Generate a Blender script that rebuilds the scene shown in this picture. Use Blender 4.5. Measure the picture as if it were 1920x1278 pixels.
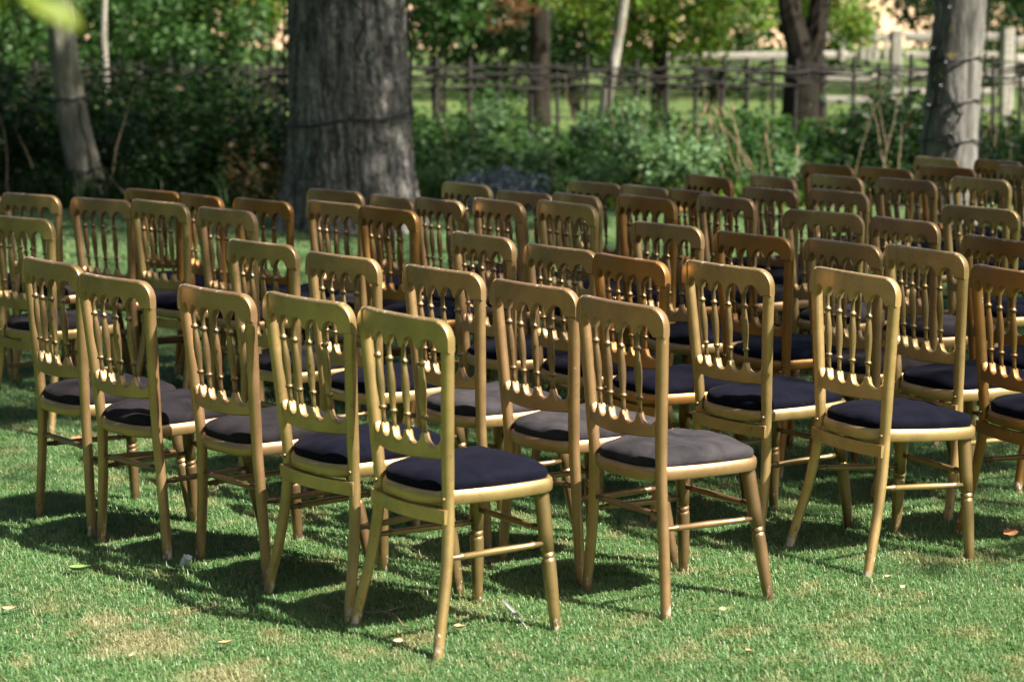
import bpy, math, random
import numpy as np
from mathutils import Vector, Matrix

for o in list(bpy.data.objects):
    bpy.data.objects.remove(o)
scene = bpy.context.scene
COL = scene.collection
R = math.radians

# ------------------------------------------------------------------ camera
cam_d = bpy.data.cameras.new('camera')
cam = bpy.data.objects.new('camera', cam_d)
COL.objects.link(cam)
cam_d.sensor_width = 36
cam_d.sensor_fit = 'HORIZONTAL'
cam_d.lens = 74.29
cam_d.clip_start = 0.05
cam_d.clip_end = 3000
cam.matrix_world = Matrix.Translation((0, 0, 1.622)) @ Matrix.Rotation(R(90 - 8.43), 4, 'X') @ Matrix.Rotation(R(-0.166), 4, 'Z')
cam_d.dof.use_dof = True
cam_d.dof.focus_distance = 6.5
cam_d.dof.aperture_fstop = 3.3
cam_d.dof.aperture_blades = 9
scene.camera = cam

# ------------------------------------------------------------------ sky and sun
SUN_EL = R(49)
SUN_AZ = Vector((0.86, -0.51, 0)).normalized()
to_sun = Vector((SUN_AZ.x * math.cos(SUN_EL), SUN_AZ.y * math.cos(SUN_EL), math.sin(SUN_EL)))
world = bpy.data.worlds.new('World')
scene.world = world
world.use_nodes = True
wn = world.node_tree
bg = wn.nodes['Background']
sky = wn.nodes.new('ShaderNodeTexSky')
sky.sky_type = 'NISHITA'
sky.sun_disc = False
sky.sun_elevation = SUN_EL
sky.sun_rotation = math.atan2(to_sun.x, to_sun.y)
sky.air_density = 0.7
sky.dust_density = 3.5
sky.ozone_density = 0.6
wn.links.new(sky.outputs[0], bg.inputs[0])
bg.inputs[1].default_value = 0.062
sun_d = bpy.data.lights.new('sun', 'SUN')
sun_d.energy = 5.0
sun_d.angle = R(0.53)
sun_d.color = (1.0, 0.93, 0.82)
sun = bpy.data.objects.new('sun', sun_d)
COL.objects.link(sun)
sun.rotation_euler = to_sun.to_track_quat('Z', 'Y').to_euler()

scene.view_settings.view_transform = 'Standard'
scene.view_settings.look = 'None'
scene.view_settings.exposure = 1.5
scene.view_settings.gamma = 1.0
scene.render.engine = 'CYCLES'
scene.cycles.use_denoising = True
scene.cycles.max_bounces = 6
scene.cycles.diffuse_bounces = 3
scene.cycles.glossy_bounces = 3
scene.cycles.transmission_bounces = 3
scene.cycles.transparent_max_bounces = 4
scene.cycles.caustics_reflective = False
scene.cycles.caustics_refractive = False
scene.cycles.sample_clamp_indirect = 6.0

# ------------------------------------------------------------------ helpers
def props(o, label=None, cat=None, group=None, kind=None):
    if label: o['label'] = label
    if cat: o['category'] = cat
    if group: o['group'] = group
    if kind: o['kind'] = kind
    return o

def empty(name, loc=(0, 0, 0), parent=None):
    o = bpy.data.objects.new(name, None)
    o.empty_display_size = 0.1
    o.location = loc
    COL.objects.link(o)
    if parent: o.parent = parent
    return o

def add(name, me, parent=None, loc=None):
    o = bpy.data.objects.new(name, me)
    COL.objects.link(o)
    if parent: o.parent = parent
    if loc is not None: o.location = loc
    return o

def mesh(name, V, F, mat=None, smooth=True, sharp=40):
    me = bpy.data.meshes.new(name)
    me.from_pydata([tuple(v) for v in V], [], F)
    if mat: me.materials.append(mat)
    if smooth:
        me.polygons.foreach_set('use_smooth', [True] * len(me.polygons))
        if sharp: me.set_sharp_from_angle(angle=R(sharp))
    me.update()
    return me

def np_mesh(name, V, F, mat=None, smooth=False, tone=None):
    """V (n,3), F (m,k) arrays of equal-sided faces"""
    me = bpy.data.meshes.new(name)
    V = np.asarray(V, np.float32); F = np.asarray(F, np.int32)
    k = F.shape[1]
    me.vertices.add(len(V)); me.vertices.foreach_set('co', V.ravel())
    me.loops.add(F.size); me.loops.foreach_set('vertex_index', F.ravel())
    me.polygons.add(len(F))
    me.polygons.foreach_set('loop_start', np.arange(0, F.size, k, dtype=np.int32))
    me.polygons.foreach_set('loop_total', np.full(len(F), k, np.int32))
    if smooth: me.polygons.foreach_set('use_smooth', np.ones(len(F), bool))
    if mat: me.materials.append(mat)
    if tone is not None:
        a = me.attributes.new('tone', 'FLOAT', 'POINT')
        a.data.foreach_set('value', np.asarray(tone, np.float32))
    me.update(calc_edges=True)
    me.validate()
    return me

def loft(rings, closed=False, cap=True):
    n = len(rings[0]); V = [p for r in rings for p in r]; F = []
    m = len(rings)
    for i in range(m if closed else m - 1):
        a = i * n; b = ((i + 1) % m) * n
        for j in range(n):
            k = (j + 1) % n
            F.append((a + j, a + k, b + k, b + j))
    if cap and not closed:
        F.append(tuple(range(n - 1, -1, -1)))
        F.append(tuple(range((m - 1) * n, m * n)))
    return V, F

def frame(d):
    d = d.normalized()
    up = Vector((0, 0, 1)) if abs(d.z) < 0.9 else Vector((0, 1, 0))
    a = d.cross(up).normalized()
    return a, a.cross(d).normalized()

def tube(path, rad, n=8, flat=1.0):
    """swept round section; rad is a number or a list"""
    P = [Vector(p) for p in path]
    rr = rad if isinstance(rad, (list, tuple)) else [rad] * len(P)
    rings = []
    for i, p in enumerate(P):
        d = P[min(i + 1, len(P) - 1)] - P[max(i - 1, 0)]
        a, b = frame(d)
        rings.append([p + (a * math.cos(t) + b * math.sin(t) * flat) * rr[i]
                      for t in [2 * math.pi * j / n for j in range(n)]])
    return loft(rings)

def join(*parts):
    V = []; F = []
    for v, f in parts:
        o = len(V); V += list(v); F += [tuple(i + o for i in q) for q in f]
    return V, F

def turned(p0, p1, prof, n=10):
    p0 = Vector(p0); p1 = Vector(p1); d = p1 - p0
    a, b = frame(d)
    rings = [[p0 + d * t + (a * math.cos(w) + b * math.sin(w)) * r
              for w in [2 * math.pi * j / n for j in range(n)]] for t, r in prof]
    return loft(rings)

# ------------------------------------------------------------------ materials
def new_mat(name):
    m = bpy.data.materials.new(name); m.use_nodes = True
    nt = m.node_tree
    return m, nt, nt.nodes['Principled BSDF'], nt.nodes['Material Output']

def N(nt, t, **kw):
    n = nt.nodes.new(t)
    for k, v in kw.items(): setattr(n, k, v)
    return n

def ramp(nt, src, stops):
    r = N(nt, 'ShaderNodeValToRGB')
    e = r.color_ramp.elements
    while len(e) < len(stops): e.new(0.5)
    for x, (p, c) in zip(e, stops):
        x.position = p; x.color = (c[0], c[1], c[2], 1) if not isinstance(c, (int, float)) else (c, c, c, 1)
    nt.links.new(src, r.inputs[0])
    return r.outputs[0]

def noise(nt, vec, scale, detail=3, rough=0.55, dist=0.0):
    n = N(nt, 'ShaderNodeTexNoise')
    n.inputs['Scale'].default_value = scale
    n.inputs['Detail'].default_value = detail
    n.inputs['Roughness'].default_value = rough
    n.inputs['Distortion'].default_value = dist
    if vec is not None: nt.links.new(vec, n.inputs['Vector'])
    return n.outputs[0]

def mixc(nt, fac, a, b, mode='MIX'):
    m = N(nt, 'ShaderNodeMix', data_type='RGBA', blend_type=mode)
    for s, v in ((m.inputs[0], fac), (m.inputs[6], a), (m.inputs[7], b)):
        if isinstance(v, (int, float)): s.default_value = v
        elif isinstance(v, tuple): s.default_value = (v[0], v[1], v[2], 1)
        else: nt.links.new(v, s)
    return m.outputs[2]

def mathn(nt, op, a, b=None, c=None, clamp=False):
    m = N(nt, 'ShaderNodeMath', operation=op, use_clamp=clamp)
    for i, v in enumerate((a, b, c)):
        if v is None: continue
        if isinstance(v, (int, float)): m.inputs[i].default_value = v
        else: nt.links.new(v, m.inputs[i])
    return m.outputs[0]

def maprange(nt, v, a, b, c=0.0, d=1.0):
    m = N(nt, 'ShaderNodeMapRange'); m.clamp = True
    nt.links.new(v, m.inputs[0])
    for i, x in enumerate((a, b, c, d)): m.inputs[i + 1].default_value = x
    return m.outputs[0]

def mapping(nt, vec, scale=(1, 1, 1), loc=(0, 0, 0)):
    m = N(nt, 'ShaderNodeMapping')
    m.inputs['Scale'].default_value = scale; m.inputs['Location'].default_value = loc
    nt.links.new(vec, m.inputs['Vector'])
    return m.outputs[0]

def bump(nt, h, strength, dist, bsdf):
    b = N(nt, 'ShaderNodeBump')
    b.inputs['Strength'].default_value = strength; b.inputs['Distance'].default_value = dist
    nt.links.new(h, b.inputs['Height']); nt.links.new(b.outputs[0], bsdf.inputs['Normal'])

def gold_material():
    """metallic furniture paint: the tint is the object's own colour, chips and scuffs differ from chair to chair"""
    m, nt, p, out = new_mat('gold_paint')
    tc = N(nt, 'ShaderNodeTexCoord'); oi = N(nt, 'ShaderNodeObjectInfo')
    v = N(nt, 'ShaderNodeVectorMath', operation='ADD')
    sc = N(nt, 'ShaderNodeVectorMath', operation='SCALE')
    cmb = N(nt, 'ShaderNodeCombineXYZ')
    for i in range(3): nt.links.new(oi.outputs['Random'], cmb.inputs[i])
    nt.links.new(cmb.outputs[0], sc.inputs[0]); sc.inputs['Scale'].default_value = 37.0
    nt.links.new(tc.outputs['Object'], v.inputs[0]); nt.links.new(sc.outputs[0], v.inputs[1])
    vec = v.outputs[0]
    col = oi.outputs['Color']
    patch = noise(nt, vec, 9, 3)
    c1 = mixc(nt, maprange(nt, patch, 0.35, 0.7, 0, 0.35), col, (0.10, 0.065, 0.02))
    grime = noise(nt, vec, 60, 4, 0.7)
    c1 = mixc(nt, maprange(nt, grime, 0.58, 0.75, 0, 0.45), c1, (0.07, 0.05, 0.025))
    # chips down to pale wood, more of them towards the feet and on the rail's top edge
    sx = N(nt, 'ShaderNodeSeparateXYZ'); nt.links.new(tc.outputs['Object'], sx.inputs[0])
    foot = maprange(nt, sx.outputs['Z'], 0.02, 0.12, 0.17, 0.0)
    crest = maprange(nt, sx.outputs['Z'], 0.866, 0.886, 0.0, 0.11)
    geo = N(nt, 'ShaderNodeNewGeometry')
    edge = maprange(nt, geo.outputs['Pointiness'], 0.52, 0.6, 0.0, 0.06)
    chipn = noise(nt, mapping(nt, vec, (1, 1, 0.6)), 55, 5, 0.68)
    s = mathn(nt, 'ADD', chipn, foot); s = mathn(nt, 'ADD', s, crest); s = mathn(nt, 'ADD', s, edge)
    chip = maprange(nt, s, 0.69, 0.715)
    chipcol = mixc(nt, maprange(nt, noise(nt, vec, 18, 2), 0.42, 0.58), (0.60, 0.53, 0.43), (0.15, 0.085, 0.045))
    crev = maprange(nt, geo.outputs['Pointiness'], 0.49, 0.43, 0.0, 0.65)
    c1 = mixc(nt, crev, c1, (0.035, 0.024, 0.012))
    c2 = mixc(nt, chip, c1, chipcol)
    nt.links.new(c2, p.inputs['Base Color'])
    nt.links.new(mathn(nt, 'MULTIPLY_ADD', chip, -0.68, 0.68), p.inputs['Metallic'])
    rg = mathn(nt, 'ADD', maprange(nt, noise(nt, vec, 22, 3), 0.3, 0.7, 0.37, 0.48), mathn(nt, 'MULTIPLY', chip, 0.3))
    nt.links.new(rg, p.inputs['Roughness'])
    p.inputs['Coat Weight'].default_value = 0.42
    p.inputs['Coat Roughness'].default_value = 0.45
    hh = mathn(nt, 'ADD', mathn(nt, 'MULTIPLY', noise(nt, mapping(nt, vec, (1, 1, .2)), 140, 2), 0.5), mathn(nt, 'MULTIPLY', chip, -0.6))
    bump(nt, hh, 0.35, 0.0006, p)
    return m

def velvet_material():
    m, nt, p, out = new_mat('seat_velvet')
    tc = N(nt, 'ShaderNodeTexCoord'); oi = N(nt, 'ShaderNodeObjectInfo')
    add_ = N(nt, 'ShaderNodeVectorMath', operation='ADD'); nt.links.new(tc.outputs['Object'], add_.inputs[0])
    cmb = N(nt, 'ShaderNodeCombineXYZ'); nt.links.new(mathn(nt, 'MULTIPLY', oi.outputs['Random'], 21.0), cmb.inputs[0])
    nt.links.new(cmb.outputs[0], add_.inputs[1]); vec = add_.outputs[0]
    nap = noise(nt, vec, 9, 3, 0.6, 0.8)
    col = oi.outputs['Color']
    c = mixc(nt, maprange(nt, nap, 0.35, 0.7), col, mixc(nt, 0.55, col, (0.0, 0.0, 0.004)))
    lint = maprange(nt, noise(nt, vec, 210, 1), 0.80, 0.83)
    c = mixc(nt, mathn(nt, 'MULTIPLY', lint, 0.5), c, (0.3, 0.3, 0.32))
    nt.links.new(c, p.inputs['Base Color'])
    p.inputs['Roughness'].default_value = 0.85
    p.inputs['Specular IOR Level'].default_value = 0.08
    p.inputs['Sheen Weight'].default_value = 0.075
    p.inputs['Sheen Roughness'].default_value = 0.42
    nt.links.new(mixc(nt, 0.55, col, (0.42, 0.40, 0.47)), p.inputs['Sheen Tint'])
    hh = mathn(nt, 'ADD', noise(nt, vec, 14, 2, 0.5, 1.0), mathn(nt, 'MULTIPLY', noise(nt, vec, 420, 1), 0.05))
    bump(nt, hh, 0.7, 0.007, p)
    return m

def leaf_material(name, dark, light, gloss=0.45, trans=0.35, dead=None):
    m, nt, p, out = new_mat(name)
    at = N(nt, 'ShaderNodeAttribute', attribute_name='tone')
    oi = N(nt, 'ShaderNodeObjectInfo')
    stops = [(0.0, dark), (0.62, light)]
    stops.append((1.0, dead if dead else light))
    col = ramp(nt, at.outputs['Fac'], stops)
    col = mixc(nt, mathn(nt, 'MULTIPLY', oi.outputs['Random'], 0.25), col, (dark[0] * 0.8, dark[1] * 0.9, dark[2]))
    nt.links.new(col, p.inputs['Base Color'])
    p.inputs['Roughness'].default_value = gloss
    p.inputs['Specular IOR Level'].default_value = 0.2
    tr = N(nt, 'ShaderNodeBsdfTranslucent')
    nt.links.new(mixc(nt, 0.4, col, (light[0] * 1.7, light[1] * 1.5, light[2] * 0.5)), tr.inputs['Color'])
    mx = N(nt, 'ShaderNodeMixShader'); mx.inputs[0].default_value = trans
    nt.links.new(p.outputs[0], mx.inputs[1]); nt.links.new(tr.outputs[0], mx.inputs[2])
    nt.links.new(mx.outputs[0], out.inputs['Surface'])
    return m

def bark_material(name, c0, c1, moss=None, scale=1.0, lichen=None):
    m, nt, p, out = new_mat(name)
    tc = N(nt, 'ShaderNodeTexCoord'); vec = tc.outputs['Object']
    streak = noise(nt, mapping(nt, vec, (14 * scale, 14 * scale, 2.2 * scale)), 1.0, 5, 0.6, 0.6)
    fine = noise(nt, mapping(nt, vec, (60 * scale, 60 * scale, 12 * scale)), 1.0, 4, 0.65)
    col = mixc(nt, maprange(nt, streak, 0.35, 0.66), c0, c1)
    col = mixc(nt, maprange(nt, fine, 0.45, 0.7, 0, 0.6), col, (c0[0] * .55, c0[1] * .55, c0[2] * .55))
    if moss:
        col = mixc(nt, maprange(nt, noise(nt, vec, 3.0, 3), 0.5, 0.68, 0, 0.65), col, moss)
    if lichen:
        col = mixc(nt, maprange(nt, noise(nt, vec, 11.0, 2), 0.66, 0.70, 0, 0.8), col, lichen)
    nt.links.new(col, p.inputs['Base Color'])
    p.inputs['Roughness'].default_value = 0.9
    p.inputs['Specular IOR Level'].default_value = 0.2
    h = mathn(nt, 'ADD', streak, mathn(nt, 'MULTIPLY', fine, 0.5))
    bump(nt, h, 0.9, 0.025, p)
    return m

def plain(name, col, rough=0.6, metal=0.0, var=0.25, scale=8.0, spec=0.4):
    m, nt, p, out = new_mat(name)
    tc = N(nt, 'ShaderNodeTexCoord')
    n = noise(nt, tc.outputs['Object'], scale, 4, 0.6)
    c = mixc(nt, maprange(nt, n, 0.3, 0.7), tuple(x * (1 - var) for x in col), tuple(min(1, x * (1 + var)) for x in col))
    nt.links.new(c, p.inputs['Base Color'])
    p.inputs['Roughness'].default_value = rough; p.inputs['Metallic'].default_value = metal
    p.inputs['Specular IOR Level'].default_value = spec
    return m

def wood_material(name, c0, c1):
    m, nt, p, out = new_mat(name)
    tc = N(nt, 'ShaderNodeTexCoord'); oi = N(nt, 'ShaderNodeObjectInfo')
    v = mapping(nt, tc.outputs['Object'], (4, 30, 30))
    g = noise(nt, v, 1.0, 5, 0.65, 0.4)
    c = mixc(nt, maprange(nt, g, 0.35, 0.65), c0, c1)
    c = mixc(nt, mathn(nt, 'MULTIPLY', oi.outputs['Random'], 0.4), c, tuple(x * 0.5 for x in c0))
    nt.links.new(c, p.inputs['Base Color']); p.inputs['Roughness'].default_value = 0.85
    bump(nt, g, 0.4, 0.004, p)
    return m

def ground_material():
    """mown lawn, leaf litter under the trees, meadow and ploughed straw-coloured field beyond"""
    m, nt, p, out = new_mat('ground_cover')
    geo = N(nt, 'ShaderNodeNewGeometry'); pos = geo.outputs['Position']
    sx = N(nt, 'ShaderNodeSeparateXYZ'); nt.links.new(pos, sx.inputs[0])
    big = noise(nt, pos, 0.9, 4, 0.6); fine = noise(nt, pos, 38, 4, 0.7); mid = noise(nt, pos, 5, 3, 0.6)
    lawn = mixc(nt, maprange(nt, fine, 0.3, 0.7), (0.045, 0.085, 0.022), (0.10, 0.16, 0.045))
    lawn = mixc(nt, maprange(nt, mid, 0.58, 0.72, 0, 0.8), lawn, (0.20, 0.155, 0.085))
    litter = mixc(nt, maprange(nt, fine, 0.3, 0.7), (0.03, 0.026, 0.014), (0.085, 0.065, 0.035))
    meadow = mixc(nt, maprange(nt, noise(nt, mapping(nt, pos, (0.35, 1.2, 1)), 1.0, 4), 0.35, 0.65), (0.042, 0.09, 0.024), (0.12, 0.15, 0.05))
    field = mixc(nt, maprange(nt, noise(nt, mapping(nt, pos, (0.05, 0.3, 1)), 1.0, 3), 0.3, 0.7), (0.50, 0.33, 0.20), (0.62, 0.46, 0.28))
    yy = mathn(nt, 'ADD', sx.outputs['Y'], mathn(nt, 'MULTIPLY', mathn(nt, 'SUBTRACT', big, 0.5), 3.0))
    c = mixc(nt, maprange(nt, yy, 17.6, 18.6), lawn, litter)
    c = mixc(nt, maprange(nt, yy, 24.6, 25.4), c, meadow)
    c = mixc(nt, maprange(nt, yy, 122, 126), c, field)
    nt.links.new(c, p.inputs['Base Color'])
    p.inputs['Roughness'].default_value = 0.95; p.inputs['Specular IOR Level'].default_value = 0.1
    bump(nt, mathn(nt, 'ADD', fine, mid), 0.5, 0.02, p)
    return m

def dry_patches(nt, pos):
    """two worn straw-coloured spots at the near left of the lawn"""
    tot = None
    for x, y, r in ((-.98, 5.42, .20), (-.70, 5.10, .17), (-1.12, 5.62, .12)):
        d = N(nt, 'ShaderNodeVectorMath', operation='DISTANCE'); nt.links.new(pos, d.inputs[0]); d.inputs[1].default_value = (x, y, 0)
        wob = mathn(nt, 'ADD', d.outputs['Value'], mathn(nt, 'MULTIPLY', mathn(nt, 'SUBTRACT', noise(nt, pos, 9, 3), .5), .25))
        m = maprange(nt, wob, r, r * .35, 0, .62)
        tot = m if tot is None else mathn(nt, 'MAXIMUM', tot, m)
    return tot

def grass_material():
    m, nt, p, out = new_mat('grass_blades')
    geo = N(nt, 'ShaderNodeNewGeometry'); pos = geo.outputs['Position']
    at = N(nt, 'ShaderNodeAttribute', attribute_name='tone')
    col = ramp(nt, at.outputs['Fac'], [(0.0, (0.06, 0.15, 0.045)), (0.55, (0.12, 0.25, 0.085)), (0.9, (0.21, 0.34, 0.15)), (0.96, (0.42, 0.34, 0.20))])
    mid = noise(nt, pos, 5, 3, 0.6); big = noise(nt, pos, 0.8, 3, 0.6)
    col = mixc(nt, maprange(nt, mid, 0.53, 0.68, 0, 0.75), col, (0.40, 0.33, 0.17))
    col = mixc(nt, maprange(nt, big, 0.35, 0.65, 0, 0.4), col, (0.15, 0.27, 0.085))
    col = mixc(nt, dry_patches(nt, pos), col, (0.46, 0.37, 0.21))
    nt.links.new(col, p.inputs['Base Color'])
    p.inputs['Roughness'].default_value = 0.42; p.inputs['Specular IOR Level'].default_value = 0.5
    tr = N(nt, 'ShaderNodeBsdfTranslucent')
    nt.links.new(mixc(nt, 0.5, col, (0.16, 0.33, 0.05)), tr.inputs['Color'])
    mx = N(nt, 'ShaderNodeMixShader'); mx.inputs[0].default_value = 0.3
    nt.links.new(p.outputs[0], mx.inputs[1]); nt.links.new(tr.outputs[0], mx.inputs[2])
    nt.links.new(mx.outputs[0], out.inputs['Surface'])
    return m

M = dict(
    gold=gold_material(), velvet=velvet_material(), ground=ground_material(), grass=grass_material(),
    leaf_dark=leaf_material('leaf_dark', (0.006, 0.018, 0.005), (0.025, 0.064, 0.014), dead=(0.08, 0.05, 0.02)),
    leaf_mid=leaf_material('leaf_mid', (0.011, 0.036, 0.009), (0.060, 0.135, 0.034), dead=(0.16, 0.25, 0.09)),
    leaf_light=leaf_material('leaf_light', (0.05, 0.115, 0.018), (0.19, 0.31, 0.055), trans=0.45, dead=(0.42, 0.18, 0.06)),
    leaf_copper=leaf_material('leaf_copper', (0.035, 0.04, 0.015), (0.20, 0.10, 0.045), dead=(0.45, 0.27, 0.16)),
    leaf_pale=leaf_material('leaf_pale', (0.06, 0.13, 0.05), (0.19, 0.31, 0.15), dead=(0.25, 0.34, 0.2)),
    leaf_blue=leaf_material('leaf_blue', (0.06, 0.085, 0.10), (0.26, 0.31, 0.40), gloss=0.6, trans=0.15, dead=(0.32, 0.36, 0.5)),
    bark_big=bark_material('bark_furrowed', (0.06, 0.056, 0.05), (0.31, 0.298, 0.275), scale=1.0),
    bark_left=bark_material('bark_smooth_olive', (0.13, 0.125, 0.09), (0.34, 0.325, 0.26), moss=(0.12, 0.13, 0.05), scale=0.6),
    bark_right=bark_material('bark_pale', (0.065, 0.061, 0.053), (0.225, 0.215, 0.197), scale=0.6, lichen=(0.40, 0.33, 0.09)),
    bark_dark=bark_material('bark_dark', (0.014, 0.011, 0.008), (0.035, 0.029, 0.020)),
    birch=bark_material('birch_bark', (0.17, 0.155, 0.12), (0.47, 0.45, 0.38), scale=1.3, moss=(0.10, 0.10, 0.06)),
    wattle=wood_material('wattle_wood', (0.013, 0.011, 0.009), (0.045, 0.038, 0.032)),
    rail=wood_material('weathered_rail', (0.20, 0.185, 0.155), (0.46, 0.43, 0.37)),
    straw=plain('dry_straw', (0.27, 0.195, 0.115), 0.8),
    cable=plain('black_cable', (0.012, 0.012, 0.013), 0.5),
    bulb=plain('clear_bulb', (0.08, 0.08, 0.09), 0.3, var=0.05, spec=0.8),
    paper=plain('white_paper', (0.74, 0.73, 0.71), 0.6, var=0.06),
    feather=plain('feather_grey', (0.30, 0.29, 0.30), 0.7, var=0.2, scale=60),
    dryleaf=plain('dry_leaf', (0.36, 0.16, 0.06), 0.7, var=0.45, scale=40),
    paleleaf=plain('pale_dry_leaf', (0.52, 0.37, 0.22), 0.7, var=0.3, scale=40),
    greenleaf=plain('fallen_green_leaf', (0.17, 0.27, 0.08), 0.5, var=0.25, scale=30),
    spray=leaf_material('spray_leaf', (0.20, 0.26, 0.03), (0.30, 0.36, 0.06), trans=0.5),
    twig=plain('dry_twig', (0.24, 0.18, 0.11), 0.8, var=0.3, scale=30),
    stone=plain('pale_stone', (0.42, 0.40, 0.36), 0.9, var=0.2, scale=12),
)

# ------------------------------------------------------------------ ground
def make_ground():
    rng = np.random.default_rng(3)
    xs = np.concatenate([[-700, -300, -120, -50], np.arange(-24, 24.1, 0.75), [50, 120, 300, 700]])
    ys = np.concatenate([[-300, -100, -30], np.arange(-6, 42.1, 0.75), [50, 65, 90, 110, 130, 200, 400, 900, 1800]])
    X, Y = np.meshgrid(xs, ys)
    Z = 0.012 * np.sin(X * 1.3 + 0.4) * np.sin(Y * 0.9) * ((Y > 13) & (Y < 40))
    Z = Z + np.clip((Y - 110) / 290, 0, 1) * 9.0                      # the field rises gently towards the wood
    V = np.stack([X, Y, Z], -1).reshape(-1, 3)
    nx = len(xs); i = np.arange(len(ys) - 1)[:, None] * nx + np.arange(nx - 1)[None]
    F = np.stack([i, i + 1, i + nx + 1, i + nx], -1).reshape(-1, 4)
    return props(add('ground', np_mesh('ground', V, F, M['ground'], smooth=True)), kind='structure')
make_ground()

# ------------------------------------------------------------------ lawn grass: tufts instanced over the visible lawn
def make_grass():
    rng = np.random.default_rng(11)
    V = []; F = []; role = []; tone = []; rot = []; scl = []
    NV = 4
    for v in range(NV):
        nb = 400
        for b in range(nb):
            r = 0.085 * math.sqrt(rng.random()); a = rng.random() * 6.283
            x, y = r * math.cos(a), r * math.sin(a)
            L = rng.uniform(0.016, 0.040); w = rng.uniform(0.0009, 0.0018)
            az = rng.random() * 6.283; bend = rng.uniform(0.2, 1.25) * L
            dx, dy = math.cos(az), math.sin(az); sx, sy = -dy * w, dx * w
            o = len(V)
            t = rng.random()
            for f, ww in ((0, 1.0), (0.55, 0.85)):
                px = x + dx * bend * f * f; py = y + dy * bend * f * f; pz = L * f * (1 - 0.25 * f * (bend / L))
                V.append((px - sx * ww, py - sy * ww, pz)); V.append((px + sx * ww, py + sy * ww, pz))
            V.append((x + dx * bend, y + dy * bend, L * max(0.25, 1 - 0.55 * bend / L)))
            F += [(o, o + 1, o + 3), (o, o + 3, o + 2), (o + 2, o + 3, o + 4)]
            role += [v] * 5; tone += [t] * 5; rot += [0.0] * 5; scl += [1.0] * 5
    def scatter(y0, y1, sp, s0, s1):
        for y in np.arange(y0, y1, sp):
            half = y * 0.2425 + 0.35
            for x in np.arange(-half, half, sp):
                px = x + rng.uniform(-.5, .5) * sp; py = y + rng.uniform(-.5, .5) * sp
                V.append((px, py, -0.002)); role.append(10 + int(rng.integers(NV))); tone.append(0.5)
                rot.append(rng.random() * 6.283)
                lush = max(0, math.sin(px * 3.1 + 1.7 * math.sin(py * 2.3)) * math.sin(py * 2.7 + math.sin(px * 4.1)))
                scl.append(rng.uniform(s0, s1) * (.88 + .35 * lush))
    scatter(4.2, 9.0, 0.082, 0.8, 1.2)
    scatter(9.0, 13.0, 0.115, 1.0, 1.5)
    scatter(13.0, 18.8, 0.17, 1.3, 2.2)
    me = bpy.data.meshes.new('lawn_grass')
    me.from_pydata(V, [], F)
    me.materials.append(M['grass'])
    for nm, ty, dat in (('role', 'INT', role), ('tone', 'FLOAT', tone), ('rot', 'FLOAT', rot), ('scl', 'FLOAT', scl)):
        a = me.attributes.new(nm, ty, 'POINT'); a.data.foreach_set('value', dat)
    o = add('lawn_grass', me)
    ng = bpy.data.node_groups.new('lawn_grass', 'GeometryNodeTree')
    ng.interface.new_socket('Geometry', in_out='INPUT', socket_type='NodeSocketGeometry')
    ng.interface.new_socket('Geometry', in_out='OUTPUT', socket_type='NodeSocketGeometry')
    gi = ng.nodes.new('NodeGroupInput'); go = ng.nodes.new('NodeGroupOutput')
    def attr(nm, ty):
        n = ng.nodes.new('GeometryNodeInputNamedAttribute'); n.data_type = ty; n.inputs['Name'].default_value = nm
        return n.outputs['Attribute']
    ro = attr('role', 'INT'); rt = attr('rot', 'FLOAT'); sc = attr('scl', 'FLOAT')
    cx = ng.nodes.new('ShaderNodeCombineXYZ'); ng.links.new(rt, cx.inputs[2])
    er = ng.nodes.new('FunctionNodeEulerToRotation'); ng.links.new(cx.outputs[0], er.inputs[0])
    jn = ng.nodes.new('GeometryNodeJoinGeometry')
    def pick(k):
        c = ng.nodes.new('FunctionNodeCompare'); c.data_type = 'INT'; c.operation = 'EQUAL'
        ng.links.new(ro, c.inputs[2]); c.inputs[3].default_value = k
        s = ng.nodes.new('GeometryNodeSeparateGeometry'); s.domain = 'POINT'
        ng.links.new(gi.outputs[0], s.inputs['Geometry']); ng.links.new(c.outputs[0], s.inputs['Selection'])
        return s.outputs['Selection']
    for v in range(NV):
        ip = ng.nodes.new('GeometryNodeInstanceOnPoints')
        ng.links.new(pick(10 + v), ip.inputs['Points']); ng.links.new(pick(v), ip.inputs['Instance'])
        ng.links.new(er.outputs[0], ip.inputs['Rotation']); ng.links.new(sc, ip.inputs['Scale'])
        ng.links.new(ip.outputs[0], jn.inputs[0])
    ng.links.new(jn.outputs[0], go.inputs[0])
    md = o.modifiers.new('tufts', 'NODES'); md.node_group = ng
    props(o, 'short mown green grass of the lawn under the chairs', 'grass', kind='stuff')
make_grass()

# ------------------------------------------------------------------ foliage
def leaf_quads(C, D, L, W, rng, fold=0.18):
    n = len(C)
    D = D / np.linalg.norm(D, axis=1, keepdims=True)
    r = rng.normal(size=(n, 3)); S = np.cross(D, r); S /= np.linalg.norm(S, axis=1, keepdims=True)
    Nn = np.cross(S, D)
    L = L[:, None]; W = W[:, None]
    b = C; t = C + D * L
    l = C + D * L * .45 + S * W * .5 + Nn * W * fold
    rr = C + D * L * .45 - S * W * .5 + Nn * W * fold
    V = np.stack([b, rr, t, l], 1).reshape(-1, 3)
    i = np.arange(n)[:, None] * 4
    F = np.concatenate([i + [0, 1, 2], i + [0, 2, 3]], 1).reshape(-1, 3)
    return V, F

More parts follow.
